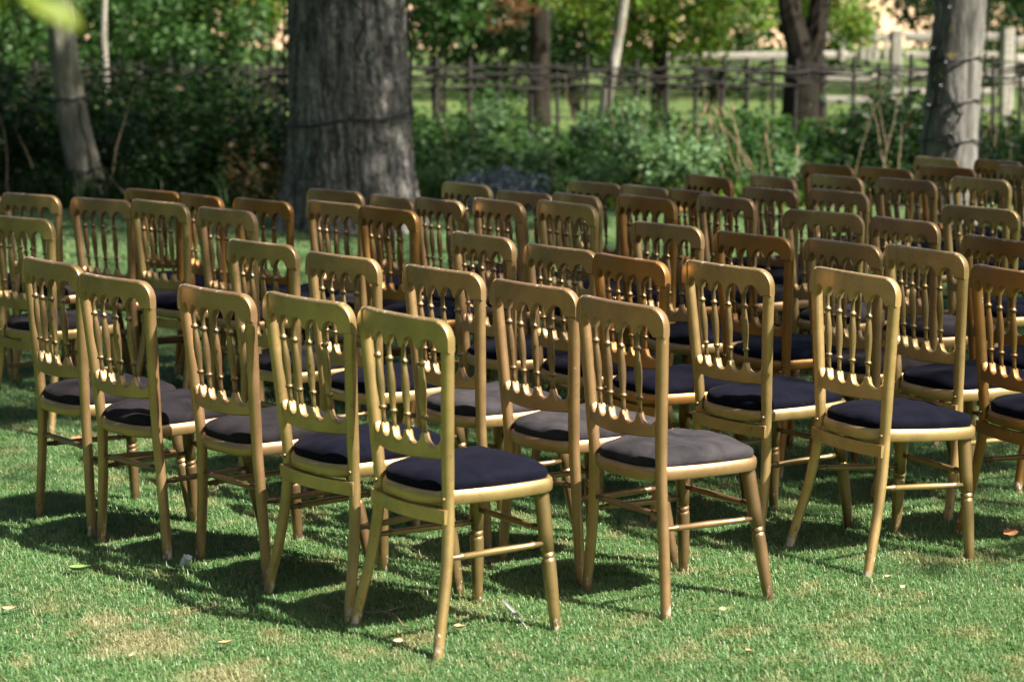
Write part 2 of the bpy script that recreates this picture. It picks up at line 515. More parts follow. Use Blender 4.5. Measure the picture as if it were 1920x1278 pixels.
def shoots(B, H, rng, per=16, leaf=(.045, .085), spread=.16, lean=.25, tone0=None):
    """upright leafy shoots; B (n,3) bases, H (n,) heights -> leaf geometry"""
    n = len(B)
    la = rng.random(n) * 6.283; lm = rng.random(n) * lean
    t = rng.uniform(.12, 1, (n, per))
    az = rng.random((n, per)) * 6.283
    px = B[:, 0:1] + np.cos(la)[:, None] * lm[:, None] * H[:, None] * t ** 2 + np.cos(az) * .02
    py = B[:, 1:2] + np.sin(la)[:, None] * lm[:, None] * H[:, None] * t ** 2 + np.sin(az) * .02
    pz = B[:, 2:3] + H[:, None] * t
    rad = rng.uniform(.2, 1, (n, per)) * spread * (1.15 - t * .7)
    px += np.cos(az) * rad; py += np.sin(az) * rad
    C = np.stack([px, py, pz], -1).reshape(-1, 3)
    D = np.stack([np.cos(az), np.sin(az), rng.uniform(-.7, .5, (n, per))], -1).reshape(-1, 3)
    L = rng.uniform(*leaf, n * per); W = L * rng.uniform(.5, .75, n * per)
    V, F = leaf_quads(C, D, L, W, rng)
    to = (rng.random(n)[:, None] * .4 + rng.random((n, per)) * .55)
    to = np.where(rng.random((n, per)) < .03, 1.0, to * .65)
    return V, F, np.repeat(to.ravel(), 4)

def clumps(cent, rad, per, leaf, rng, dead=.03, flat=.7):
    """leaf clumps round given centres"""
    k = len(cent)
    off = rng.normal(size=(k, per, 3)); off /= np.linalg.norm(off, axis=2, keepdims=True)
    off *= (rng.random((k, per, 1)) ** .5) * rad[:, None, None]
    off[:, :, 2] *= flat
    C = (cent[:, None] + off).reshape(-1, 3)
    D = off.reshape(-1, 3) * .8 + rng.normal(size=C.shape) * .25 * rad.mean() + np.array([0, 0, -.15]) * rad.mean()
    n = len(C)
    L = rng.uniform(leaf[0], leaf[1], n); W = L * rng.uniform(.5, .8, n)
    V, F = leaf_quads(C, D, L, W, rng)
    to = (rng.random((k, 1)) * .5 + rng.random((k, per)) * .5).ravel() * .8
    to = np.where(rng.random(n) < dead, 1.0, to)
    return V, F, np.repeat(to, 4)

def merged(parts):
    V = []; F = []; T = []; o = 0
    for v, f, t in parts:
        V.append(v); F.append(f + o); T.append(t); o += len(v)
    return np.concatenate(V), np.concatenate(F), np.concatenate(T)

def px_x(px, d): return (px - 960) / 3962 * d

# ------------------------------------------------------------------ trunks
def trunk_mesh(name, path, radii, mat, nseg=64, nz=90, furrow=0.0, fcount=22, seed=0, lobes=0.0, base_flare=None):
    rng = np.random.default_rng(seed)
    P = np.array(path, float); rr = np.array(radii, float)
    s = np.concatenate([[0], np.cumsum(np.linalg.norm(np.diff(P, axis=0), axis=1))]); s /= s[-1]
    t = np.linspace(0, 1, nz)
    def sm(v):  # smooth interpolation
        return np.interp(t, s, v)
    C = np.stack([sm(P[:, i]) for i in range(3)], -1)
    k = np.ones(7) / 7
    Cp = np.pad(C, ((3, 3), (0, 0)), mode='reflect', reflect_type='odd')
    C = np.stack([np.convolve(Cp[:, i], k, 'valid') for i in range(3)], -1)
    rad = sm(rr)
    th = np.linspace(0, 2 * np.pi, nseg, endpoint=False)
    TH, Z = np.meshgrid(th, C[:, 2])
    ph = rng.random(12) * 6.28
    disp = np.zeros_like(TH)
    if furrow:
        warp = TH * fcount + 2.4 * np.sin(Z * 2.3 + ph[0] + 3 * np.sin(TH * 2 + ph[1])) + 1.6 * np.sin(Z * 5.1 + TH * 5 + ph[2]) + .8 * np.sin(Z * 11 + TH * 9 + ph[3])
        ridge = 1 - np.abs(np.sin(warp * .5))
        w2 = TH * fcount * 2.3 + 2 * np.sin(Z * 6 + ph[4]) + 1.5 * np.sin(Z * 15 + TH * 7 + ph[5])
        ridge2 = 1 - np.abs(np.sin(w2 * .5))
        disp = furrow * (.9 - ridge ** 2 * 1.2 - .45 * ridge2 ** 2) + furrow * .4 * rng.normal(size=TH.shape)
    Rr = rad[:, None] * (1 + lobes * (np.sin(TH * 3 + ph[6]) + .6 * np.sin(TH * 5 + ph[7] + Z * .6))) + disp
    if base_flare:
        h, amt, nl = base_flare
        f = np.clip(1 - (Z - Z.min()) / h, 0, 1) ** 2
        Rr = Rr + amt * f * (.55 + .45 * np.sin(TH * nl + ph[8] + np.sin(TH + ph[9])))
    V = np.stack([C[:, 0:1] + Rr * np.cos(TH), C[:, 1:2] + Rr * np.sin(TH), Z], -1).reshape(-1, 3)
    i = np.arange(nz - 1)[:, None] * nseg; j = np.arange(nseg)[None]; j2 = (j + 1) % nseg
    F = np.stack([i + j, i + j2, i + nseg + j2, i + nseg + j], -1).reshape(-1, 4)
    return np_mesh(name, V, F, mat, smooth=True)

def limb(path, r0, r1, mat, name='branch', n=8):
    rr = [r0 + (r1 - r0) * i / (len(path) - 1) for i in range(len(path))]
    V, F = tube(path, rr, n)
    return mesh(name, V, F, mat)

def bowed(a, b, up=0.15, n=6, seed=0):
    rng = random.Random(seed)
    a = Vector(a); b = Vector(b); L = (b - a).length
    return [a.lerp(b, i / (n - 1)) + Vector((rng.uniform(-.03, .03) * L, rng.uniform(-.03, .03) * L, up * L * math.sin(math.pi * i / (n - 1)))) for i in range(n)]

def tree(name, base, trunk, label, crown=None, branches=(), bmat=None, group=None):
    t = empty(name, base)
    props(t, label, 'tree', group)
    b = Vector(base)
    o = add('trunk', trunk, t)
    for k, br in enumerate(branches):
        add('branch', limb(br[0], br[1], br[2], bmat), t)
    if crown is not None: add('crown', crown, t)
    return t

def crown_mesh(cent, radius, n, per, leaf, mat, seed, crad=(.35, .7), hollow=.45, dead=.03, zcut=None):
    rng = np.random.default_rng(seed)
    d = rng.normal(size=(n, 3)); d /= np.linalg.norm(d, axis=1, keepdims=True)
    r = hollow + (1 - hollow) * rng.random((n, 1)) ** .7
    c = np.array(cent) + d * r * np.array(radius)
    if zcut is not None: c = c[c[:, 2] > zcut]
    V, F, T = clumps(c, rng.uniform(crad[0], crad[1], len(c)), per, leaf, rng, dead)
    return np_mesh('crown', V, F, mat, tone=T)

# big furrowed trunk behind the chairs
BX, BY = px_x(655, 17.0), 17.0
tm = trunk_mesh('trunk', [(0.02, 0, -.05), (0.02, 0, .5), (0.01, 0, 1.3), (-.01, 0, 3.0), (-.03, .1, 6.5)], [.52, .478, .452, .43, .36], M['bark_big'],
                nseg=260, nz=320, furrow=.021, fcount=30, seed=4, lobes=.022, base_flare=(.95, .17, 6))
big_branches = [([(0, 0, 4.6), (.9, -.8, 6.2), (2.2, -1.6, 7.6), (3.2, -2.2, 9)], .16, .05), ([(-.03, .1, 5.4), (-1.4, .6, 7.0), (-2.8, .9, 8.6)], .15, .05),
                ([(-.03, .1, 6.2), (.2, 1.2, 8.2), (.5, 2.4, 10.2)], .2, .06)]
tree('broad_tree', (BX, BY, 0), tm, 'massive grey furrowed tree trunk behind the chairs, left of centre',
     crown_mesh((0, .5, 9.5), (5.0, 5.0, 3.6), 300, 60, (.10, .17), M['leaf_mid'], 21), big_branches, M['bark_big'])

# slender leaning trunk at the left
LX, LY = px_x(165, 20.0), 20.0
tl = trunk_mesh('trunk', [(.03, 0, -.03), (-.02, 0, .28), (-.11, 0, .75), (-.17, 0, 1.3), (-.24, 0, 2.2), (-.4, .1, 5.5)], [.185, .165, .145, .128, .115, .08], M['bark_left'],
                nseg=48, nz=110, furrow=.0035, fcount=9, seed=8, lobes=.03, base_flare=(.25, .03, 4))
tree('slender_tree', (LX, LY, 0), tl, 'slender leaning tree trunk with olive grey bark at the left edge',
     crown_mesh((-.6, .3, 7.0), (2.6, 2.6, 2.2), 120, 55, (.09, .15), M['leaf_mid'], 22), [([(-.3, 0, 4.0), (.5, -.4, 5.2), (1.2, -.7, 6.4)], .05, .02)], M['bark_left'])

# pale trunk at the right
RX, RY = px_x(1778, 17.0), 17.0
tr_ = trunk_mesh('trunk', [(0, 0, -.03), (-.0, 0, .5), (.02, 0, 1.0), (.065, 0, 1.75), (.16, .05, 3.4), (.3, .1, 6.5)], [.265, .23, .215, .20, .185, .15], M['bark_right'],
                nseg=64, nz=120, furrow=.004, fcount=10, seed=9, lobes=.02, base_flare=(.3, .03, 5))
tree('pale_tree', (RX, RY, 0), tr_, 'pale smooth tree trunk wound with dark cable near the right edge',
     crown_mesh((.9, -1.6, 9.0), (2.9, 3.6, 2.4), 310, 60, (.09, .16), M['leaf_mid'], 23), [([(.2, .05, 4.2), (1.3, -.8, 5.8), (2.4, -1.2, 7.4)], .08, .03), ([(.25, .1, 5.2), (-.9, .6, 6.9), (-1.8, .9, 8.2)], .08, .03)], M['bark_right'])

# dark forked trunk beyond the fence
YX, YY = px_x(1507, 28.0), 28.0
ty = trunk_mesh('trunk', [(0, 0, -.05), (-.01, 0, .4), (0, 0, .9), (.01, 0, 1.25)], [.36, .30, .265, .25], M['bark_dark'], nseg=40, nz=40, furrow=.012, fcount=14, seed=12, base_flare=(.4, .06, 4))
fork = [([(-.02, 0, 1.15), (-.12, 0, 1.5), (-.20, 0, 1.75), (-.30, .05, 2.4), (-.4, .1, 4.2)], .20, .10), ([(.05, 0, 1.15), (.13, 0, 1.5), (.17, 0, 1.9), (.25, 0, 2.6), (.5, 0, 4.4)], .165, .09),
        ([(-.35, .08, 3.0), (-1.0, -.3, 3.6), (-1.9, -.5, 3.9)], .06, .02)]
rngc = np.random.default_rng(31)
cc = np.concatenate([np.stack([rngc.uniform(-1.5, 1.6, 90), rngc.uniform(-1.2, 1.2, 90), rngc.uniform(2.3, 4.5, 90)], -1),
                     np.stack([rngc.normal(.62, .12, 20), rngc.uniform(.1, .6, 20), rngc.uniform(1.5, 2.2, 20)], -1), np.stack([rngc.normal(.0, .05, 8), rngc.uniform(.3, .6, 8), rngc.uniform(1.75, 2.3, 8)], -1)])
V, F, T = clumps(cc, rngc.uniform(.15, .4, len(cc)), 60, (.05, .09), rngc)
tree('forked_tree', (YX, YY, 0), ty, 'dark forked tree trunk rising behind the wattle fence',
     np_mesh('crown', V, F, M['leaf_light'], tone=T), fork, M['bark_dark'])

# thin birches by the fence
def birch(name, path, r0, r1, label, base):
    V, F = tube(path, [r0 + (r1 - r0) * i / (len(path) - 1) for i in range(len(path))], 10)
    t = empty(name, base); props(t, label, 'tree', 'thin birches along the fence')
    add('trunk', mesh('trunk', V, F, M['birch']), t)
    top = Vector(path[-1])
    rg = np.random.default_rng(int(abs(base[0]) * 100))
    c = np.array(top) + rg.normal(size=(24, 3)) * np.array([.7, .7, .7])
    V, F, T = clumps(c, rg.uniform(.2, .4, 24), 40, (.04, .07), rg)
    add('crown', np_mesh('crown', V, F, M['leaf_light'], tone=T), t)
birch('birch', [(-.01, 0, -.02), (.03, 0, .4), (.118, 0, .98), (.165, 0, 1.15), (.25, 0, 1.67), (.295, 0, 1.96), (.5, 0, 3.4)], .085, .05, 'thin pale birch trunk leaning behind the wattle fence, right of the massive trunk', (px_x(1125, 26), 26, 0))
birch('birch', [(0, 0, -.02), (.01, 0, 1.0), (.0, 0, 1.5), (.03, 0, 2.2), (.1, 0, 3.5)], .05, .035, 'thin white birch trunk behind the fence beside the slender leaning tree', (px_x(204, 26), 26, 0))

# unseen trees added at both sides to throw broken shade over the lawn
def added_shade_tree(base, cz, cr, n, per, leaf, seed, label, cx=0, cy=0):
    tk = trunk_mesh('trunk', [(0, 0, -.05), (0, 0, 2), (.1, .1, 5), (.1, .2, cz)], [.34, .28, .22, .1], M['bark_left'], nseg=32, nz=50, furrow=.006, fcount=10, seed=seed)
    rs = random.Random(seed)
    brs = []
    for k in range(7):
        a = k * 2.4 + rs.random(); z = rs.uniform(cz * .45, cz * .8); L = rs.uniform(.5, .8)
        e_ = (cx + math.cos(a) * cr[0] * L, cy + math.sin(a) * cr[1] * L, cz + rs.uniform(-.5, .6) * cr[2])
        brs.append((bowed((.1, .1, z), e_, .08, 6, seed + k), .09, .02))
    tree('added_shade_tree', base, tk, label, crown_mesh((cx, cy, cz), cr, n, per, leaf, M['leaf_mid'], seed + 1, crad=(.3, .75), hollow=.1), brs, M['bark_left'])
added_shade_tree((9.2, 7.2, 0), 9.0, (6.8, 4.9, 2.8), 430, 70, (.09, .16), 300, 'unseen leafy tree added outside the right edge to shade the chairs', -1.3, 0.0)
added_shade_tree((-6.8, 8.5, 0), 8.8, (6.2, 5.6, 2.4), 420, 70, (.10, .18), 320, 'unseen spreading tree added outside the left edge to darken the lawn beside the chairs', 5.2, -2.6)
added_shade_tree((12.8, 16.8, 0), 8.5, (3.4, 2.8, 2.6), 150, 70, (.09, .16), 310, 'leafy tree outside the right edge behind the pale trunk')

# trees and shrubs beyond the fence
def bush(name, base, cents, radii, per, leaf, mat, label, seed, cat='shrub', stem=True, group=None, dead=.03):
    rg = np.random.default_rng(seed)
    V, F, T = clumps(np.array(cents, float), np.array(radii, float), per, leaf, rg, dead)
    t = empty(name, base); props(t, label, cat, group)
    add('foliage', np_mesh('foliage', V, F, mat, tone=T), t)
    if stem:
        rs = random.Random(seed)
        vf = []
        for k in range(6):
            c = cents[rs.randrange(len(cents))]
            vf.append(tube(bowed((rs.uniform(-.15, .15), rs.uniform(-.1, .1), -.02), c, .05, 5, seed + k), [.03, .026, .02, .014, .008], 6))
        V, F = join(*vf)
        add('stems', mesh('stems', V, F, M['bark_dark']), t)
    return t

def blob(n, c, r, seed, zmin=.1):
    rg = np.random.default_rng(seed)
    d = rg.normal(size=(n, 3)); d /= np.linalg.norm(d, axis=1, keepdims=True)
    q = np.array(c) + d * np.array(r) * (rg.random((n, 1)) ** .45)
    q[:, 2] = np.maximum(q[:, 2], zmin)
    return q

for k, (px, d, rx, rz, zc, n, mat, lab) in enumerate([
    (-20, 27.5, 1.1, 1.3, 1.6, 80, 'leaf_mid', 'leafy sunlit shrub beyond the fence at the far left edge'),
    (210, 29.5, 1.3, 1.3, 1.75, 90, 'leaf_mid', 'leafy shrub beyond the fence behind the thin white birch'),
    (390, 28.0, .95, 1.0, 1.75, 70, 'leaf_mid', 'leafy shrub beyond the fence just left of the massive trunk'),
    (500, 31.0, .8, .8, 2.1, 46, 'leaf_light', 'light green shrub beyond the fence touching the massive trunk'),
    (830, 30.0, .85, .8, 2.05, 70, 'leaf_mid', 'leafy shrub beyond the fence just right of the massive trunk'),
    (905, 36.0, 1.3, 1.1, 1.6, 90, 'leaf_dark', 'dark leafy shrub far behind the fence right of the massive trunk'),
    (1090, 38.0, 1.3, 1.0, 1.75, 80, 'leaf_dark', 'dark leafy shrub far behind the fence beside the copper-leaved tree'),
    (1340, 40.0, 1.2, 1.0, 1.9, 60, 'leaf_mid', 'leafy shrub far behind the hanging green boughs'),
    (1770, 38.0, 1.0, 1.0, 2.2, 60, 'leaf_dark', 'dark leafy shrub far behind the pale trunk'),
    (1930, 40.0, 1.4, 1.2, 2.0, 70, 'leaf_dark', 'dark leafy shrub at the far right edge behind the rails'),
    (40, 36.0, 2.2, 1.5, 1.6, 110, 'leaf_dark', 'dark tall shrub behind the shrubs at the far left'),
    (330, 38.0, 2.0, 1.5, 1.8, 100, 'leaf_dark', 'dark tall shrub behind the shrubs left of the massive trunk'),
]):
    x = px_x(px, d)
    bush('shrub', (x, d, 0), blob(n, (0, 0, zc), (rx, .9, rz), 60 + k, .25), np.random.default_rng(k).uniform(.14, .38, n), 46, (.07, .13), M[mat], lab, 70 + k)

# copper-leaved tree, its trunk far behind the fence
tc_ = trunk_mesh('trunk', [(0, 0, -.05), (0, 0, 1), (.02, 0, 2.4), (.1, 0, 5)], [.20, .17, .15, .12], M['bark_dark'], nseg=32, nz=40, furrow=.008, fcount=10, seed=3)
cpp = blob(30, (-.35, -.3, 2.1), (1.2, .8, .6), 91, 1.25)
V, F, T = clumps(cpp, np.random.default_rng(4).uniform(.08, .2, 30), 26, (.07, .12), np.random.default_rng(5))
tree('copper_tree', (px_x(1012, 35), 35, 0), tc_, 'copper-leaved tree far behind the fence near the middle', np_mesh('crown', V, F, M['leaf_copper'], tone=T))

# tree with light green boughs hanging down to the fence
hx, hy = px_x(1235, 30.5), 30.5
tb = trunk_mesh('trunk', [(0, 0, -.05), (.0, 0, 1), (.05, 0, 2.4), (.1, 0, 5)], [.12, .1, .09, .06], M['bark_dark'], nseg=24, nz=30, furrow=.004, fcount=8, seed=6)
rg = np.random.default_rng(41)
hc = np.concatenate([blob(170, (0.1, 0, 2.2), (1.95, .9, .85), 42, 1.28), np.stack([rg.uniform(-.9, .9, 24), rg.uniform(-.3, .3, 24), rg.uniform(1.2, 1.5, 24)], -1)])
V, F, T = clumps(hc, rg.uniform(.12, .32, len(hc)), 46, (.06, .11), rg, .05)
tree('bough_tree', (hx, hy, 0), tb, 'tree with light green boughs hanging over the middle of the fence', np_mesh('crown', V, F, M['leaf_light'], tone=T),
     [([(.02, 0, 1.5), (-.6, -.2, 1.9), (-1.4, -.3, 2.1)], .04, .015), ([(.05, 0, 1.7), (.7, -.2, 2.0), (1.6, -.3, 1.9)], .04, .015)], M['bark_dark'])

# wood on the far side of the fields
def far_wood():
    rg = np.random.default_rng(77)
    n = 900
    x = rg.uniform(-170, 190, n); y = rg.uniform(430, 500, n)
    top = 22 + 5 * np.sin(x * .05) + 3 * np.sin(x * .17 + 1)
    z = 8.5 + rg.random(n) ** .8 * top
    V, F, T = clumps(np.stack([x, y, z], -1), rg.uniform(3.0, 6.0, n), 40, (1.8, 3.2), rg)
    props(add('far_wood', np_mesh('far_wood', V, F, M['leaf_dark'], tone=T)), 'dark wood on the far side of the fields', 'wood', kind='stuff')
far_wood()

def added_wood():  # unseen ring of foliage added to block low sky and deepen the shade
    rg = np.random.default_rng(79)
    n = 700
    a = rg.uniform(R(95), R(345), n); r = rg.uniform(15, 21, n)
    z = .3 + rg.random(n) * (9 + 2.5 * np.sin(a * 9))
    c = np.stack([np.cos(a) * r, 5 + np.sin(a) * r, z], -1)
    ok = ~((c[:, 1] > 8) & (np.abs(c[:, 0]) < c[:, 1] * .2425 + 3.5))
    V, F, T = clumps(c[ok], rg.uniform(.9, 1.7, n)[ok], 50, (.3, .5), rg)
    props(add('added_wood', np_mesh('added_wood', V, F, M['leaf_dark'], tone=T)), 'unseen dark foliage added at the left and behind the camera to block low sky', 'wood', kind='stuff')
added_wood()

def hedgerow():
    rg = np.random.default_rng(78)
    n = 900
    y = rg.uniform(46, 58, n); p = rg.uniform(-100, 2020, n); x = px_x(p, y)
    z = rg.random(n) ** .8 * 6.5
    # openings through which the straw-coloured field shows
    keep = np.ones(n, bool)
    for c, w in ((480, 50), (835, 40), (1265, 30), (1640, 70)):
        keep &= ~((np.abs(p - c) < w) & (z < 2.6))
    keep &= ~((z < 1.0) & (rg.random(n) < .2))
    V, F, T = clumps(np.stack([x, y, z], -1)[keep], rg.uniform(.5, 1.15, n)[keep], 60, (.16, .3), rg)
    props(add('hedgerow', np_mesh('hedgerow', V, F, M['leaf_dark'], tone=T)), 'dark leafy hedgerow on the far side of the meadow', 'hedge', kind='stuff')
hedgerow()

# ------------------------------------------------------------------ undergrowth strip between lawn and fence
HX = [0, 60, 200, 400, 540, 780, 860, 930, 1010, 1120, 1250, 1340, 1420, 1500, 1560, 1640, 1720, 1840, 1920]
HH = [1.0, 1.0, .95, 1.0, .95, .60, .62, .55, .38, .60, .66, .58, .62, .45, .72, 1.0, .98, .55, .62]
def lump(x, y, sc, seed):
    """smooth 0..1 field"""
    rg = np.random.default_rng(seed); v = 0
    for k in range(7):
        a = rg.random() * 6.28; f = sc * (.6 + rg.random() * 1.6)
        v = v + np.sin((x * np.cos(a) + y * np.sin(a)) * f + rg.random() * 6.28)
    return np.clip(.5 + v / 6.5, 0, 1)

def blades(B, H, rng, per=8, w=.006):
    """arching grass blades"""
    n = len(B)
    az = rng.random((n, per)) * 6.283; L = H[:, None] * rng.uniform(.6, 1.1, (n, per))
    b = B[:, None] + rng.normal(size=(n, per, 3)) * np.array([.04, .04, 0])
    d = np.stack([np.cos(az), np.sin(az), np.zeros_like(az)], -1)
    sd = np.stack([-np.sin(az), np.cos(az), np.zeros_like(az)], -1) * w
    out = rng.uniform(.15, .8, (n, per))[..., None] * L[..., None]
    m = b + d * out * .3 + np.array([0, 0, 1]) * L[..., None] * .6
    t = b + d * out + np.array([0, 0, 1]) * L[..., None] * rng.uniform(.65, 1, (n, per))[..., None]
    V = np.stack([b - sd, b + sd, m + sd * .8, m - sd * .8, t], 2).reshape(-1, 3)
    i = np.arange(n * per)[:, None] * 5
    F = np.concatenate([i + [0, 1, 2], i + [0, 2, 3], i + [3, 2, 4]], 1).reshape(-1, 3)
    to = np.repeat((rng.random(n)[:, None] * .5 + rng.random((n, per)) * .3).ravel(), 5)
    return V, F, to

def undergrowth(x0, x1, n, mat, label, seed, y0=19.2, y1=23.6, hs=1.0, leaf=(.05, .09), per=18, floor=.12, hx=None, hh=None, grass=0):
    rg = np.random.default_rng(seed)
    y = y0 + (y1 - y0) * rg.random(n) ** .8
    p = rg.uniform(x0, x1, n)
    x = px_x(p, y)
    lm = lump(x, y, 2.2, seed + 7)
    keep = (rg.random(n) < (.25 + 1.1 * lm)) & ~((np.abs(p - 165) < 62) & (y < 20.3))
    x, y, p, lm = x[keep], y[keep], p[keep], lm[keep]; n = len(x)
    H = np.interp(p, hx or HX, hh or HH) * hs * (.4 + .72 * lm) * rg.uniform(.55, 1.15, n) * np.interp((y - y0) / (y1 - y0), [0, .35, 1], [.5, .9, 1.0])
    B = np.stack([x, y, np.zeros(n)], -1)
    kind = lump(x, y, 3.1, seed + 9)
    parts = []
    for lo, hi, lf, pr, sp in ((0, .42, leaf, per, .16), (.42, .6, (leaf[0] * 1.5, leaf[1] * 1.6), per // 2 + 2, .22), (.6, 1.1, (leaf[0] * .6, leaf[1] * .65), int(per * 1.6), .13)):
        m = (kind >= lo) & (kind < hi)
        if m.sum(): parts.append(shoots(B[m], np.maximum(H[m], floor), rg, pr, lf, sp))
    if grass:
        gp = rg.uniform(x0, x1, grass); gy = y0 - .3 + 1.6 * rg.random(grass)
        parts.append(blades(np.stack([px_x(gp, gy), gy, np.zeros(grass)], -1), rg.uniform(.15, .5, grass), rg))
    V, F, T = merged(parts)
    props(add('undergrowth', np_mesh('undergrowth', V, F, M[mat], tone=T)), label, 'undergrowth', kind='stuff')
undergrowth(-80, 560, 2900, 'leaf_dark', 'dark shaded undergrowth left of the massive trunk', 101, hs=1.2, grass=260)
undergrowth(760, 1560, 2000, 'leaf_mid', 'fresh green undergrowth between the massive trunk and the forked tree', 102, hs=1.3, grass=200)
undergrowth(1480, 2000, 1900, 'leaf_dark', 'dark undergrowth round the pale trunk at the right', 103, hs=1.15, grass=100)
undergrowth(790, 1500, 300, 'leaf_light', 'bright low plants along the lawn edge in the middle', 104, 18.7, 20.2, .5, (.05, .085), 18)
rg = np.random.default_rng(171)
prt = []
for px, py, d, rr, n_ in ((1180, 262, 19.6, .13, 12), (1205, 285, 19.3, .16, 14), (1255, 300, 19.1, .20, 20), (1300, 305, 19.0, .16, 14), (1130, 318, 18.9, .14, 12), (1330, 285, 19.4, .1, 8),
                           (860, 318, 18.9, .14, 12), (1010, 300, 19.0, .12, 10), (905, 225, 21.5, .13, 10), (930, 215, 21.8, .1, 7), (1100, 245, 20.6, .1, 8), (1480, 300, 19.2, .1, 8), (1185, 215, 21.0, .1, 8)):
    c = np.array([px_x(px, d), d, max(.06, 1.622 - (py - 52) * d / 3962)]) + rg.normal(size=(n_, 3)) * rr * .55
    c[:, 2] = np.maximum(c[:, 2], .05)
    prt.append(clumps(c, rg.uniform(.05, .11, n_), 22, (.045, .085), rg))
V, F, T = merged(prt)
props(add('undergrowth', np_mesh('undergrowth', V, F, M['leaf_pale'], tone=T)), 'pale sunlit leaf clusters in the undergrowth behind the middle chairs', 'undergrowth', kind='stuff')
undergrowth(760, 1900, 1500, 'leaf_mid', 'green growth on the far side of the wattle fence', 105, 24.6, 27.5, 1.0, (.06, .1), 16,
            hx=[760, 930, 990, 1060, 1130, 1250, 1300, 1480, 1560, 1700, 1800, 1900], hh=[1.05, 1.1, .5, .4, .95, .9, .55, .4, .4, .75, .8, .5])
# bare twigs and tall stems standing in the undergrowth
rs = random.Random(61); vf = []
for k in range(90):
    p_ = rs.choice((rs.uniform(-40, 540), rs.uniform(790, 1560), rs.uniform(1560, 1960))); d_ = rs.uniform(19.0, 23.4)
    h_ = rs.uniform(.4, 1.15); b_ = Vector((px_x(p_, d_), d_, -.01))
    vf.append(tube(bowed(b_, b_ + Vector((rs.uniform(-.35, .35), rs.uniform(-.2, .2), h_)), rs.uniform(-.05, .08), 5, k), [.007, .006, .005, .004, .002], 5))
V, F = join(*vf)
props(add('thicket_stems', mesh('thicket_stems', V, F, M['twig'])), 'bare thin stems standing in the undergrowth', 'stems', kind='stuff')
# red-brown dying stems in the dark growth left of the massive trunk
rg = np.random.default_rng(141)
q = rg.uniform(430, 545, 60); yq = rg.uniform(18.9, 20.5, 60)
V, F, T = shoots(np.stack([px_x(q, yq), yq, np.zeros(60)], -1), rg.uniform(.3, .75, 60), rg, 12, (.04, .08))
props(add('undergrowth', np_mesh('undergrowth', V, F, M['leaf_copper'], tone=T * .35)), 'red-brown withered growth at the left foot of the massive trunk', 'undergrowth', kind='stuff')

# blue-grey flowering plant at the lawn edge
rg = np.random.default_rng(55)
fx, fy = px_x(935, 18.6), 18.6
V, F, T = shoots(np.stack([rg.uniform(-.38, .38, 70), rg.uniform(-.25, .25, 70), np.zeros(70)], -1), rg.uniform(.25, .42, 70), rg, 26, (.03, .055), .09)
t = empty('flowering_plant', (fx, fy, 0)); props(t, 'low blue-grey flowering plant at the lawn edge beside the massive trunk', 'plant')
add('foliage', np_mesh('foliage', V, F, M['leaf_blue'], tone=T), t)
vf = [tube([(rg.uniform(-.3, .3), rg.uniform(-.2, .2), -.01), (rg.uniform(-.35, .35), rg.uniform(-.2, .2), .3)], .004, 5) for _ in range(14)]
V, F = join(*vf); add('stems', mesh('stems', V, F, M['twig']), t)

# dry reed stalks
def reed_clump():
    base = (px_x(1380, 19.6), 19.6, 0)
    t = empty('dry_reeds', base); props(t, 'clump of dry straw-coloured stalks leaning in the undergrowth', 'plant')
    # foot and tip in photo pixels at the clump's distance
    S = [((1440, 330), (1335, 195)), ((1450, 335), (1355, 200)), ((1400, 330), (1375, 190)), ((1285, 285), (1325, 190)), ((1375, 325), (1330, 215)),
         ((1432, 320), (1434, 225)), ((1310, 300), (1330, 210)), ((1395, 320), (1350, 230)), ((1452, 300), (1430, 240)), ((1490, 330), (1500, 270))]
    zz = lambda py: 1.622 - (py - 52) * 19.6 / 3962
    rs = random.Random(5)
    for (fx_, fy_), (tx_, ty_) in S:
        a = Vector((px_x(fx_, 19.6) - base[0], rs.uniform(-.15, .15), max(-.01, zz(fy_) - .28)))
        b = Vector((px_x(tx_, 19.6) - base[0], rs.uniform(-.2, .2), zz(ty_)))
        pth = bowed(a, b, .02, 6, int(fx_))
        sv = tube(pth, [.006, .0058, .0055, .005, .004, .002], 6)
        plume = turned(b, b + (b - a).normalized() * -.12, [(0, .001), (.3, .009), (.7, .010), (1, .003)], 6)
        V, F = join(sv, plume)
        add('stalk', mesh('stalk', V, F, M['straw']), t)
reed_clump()

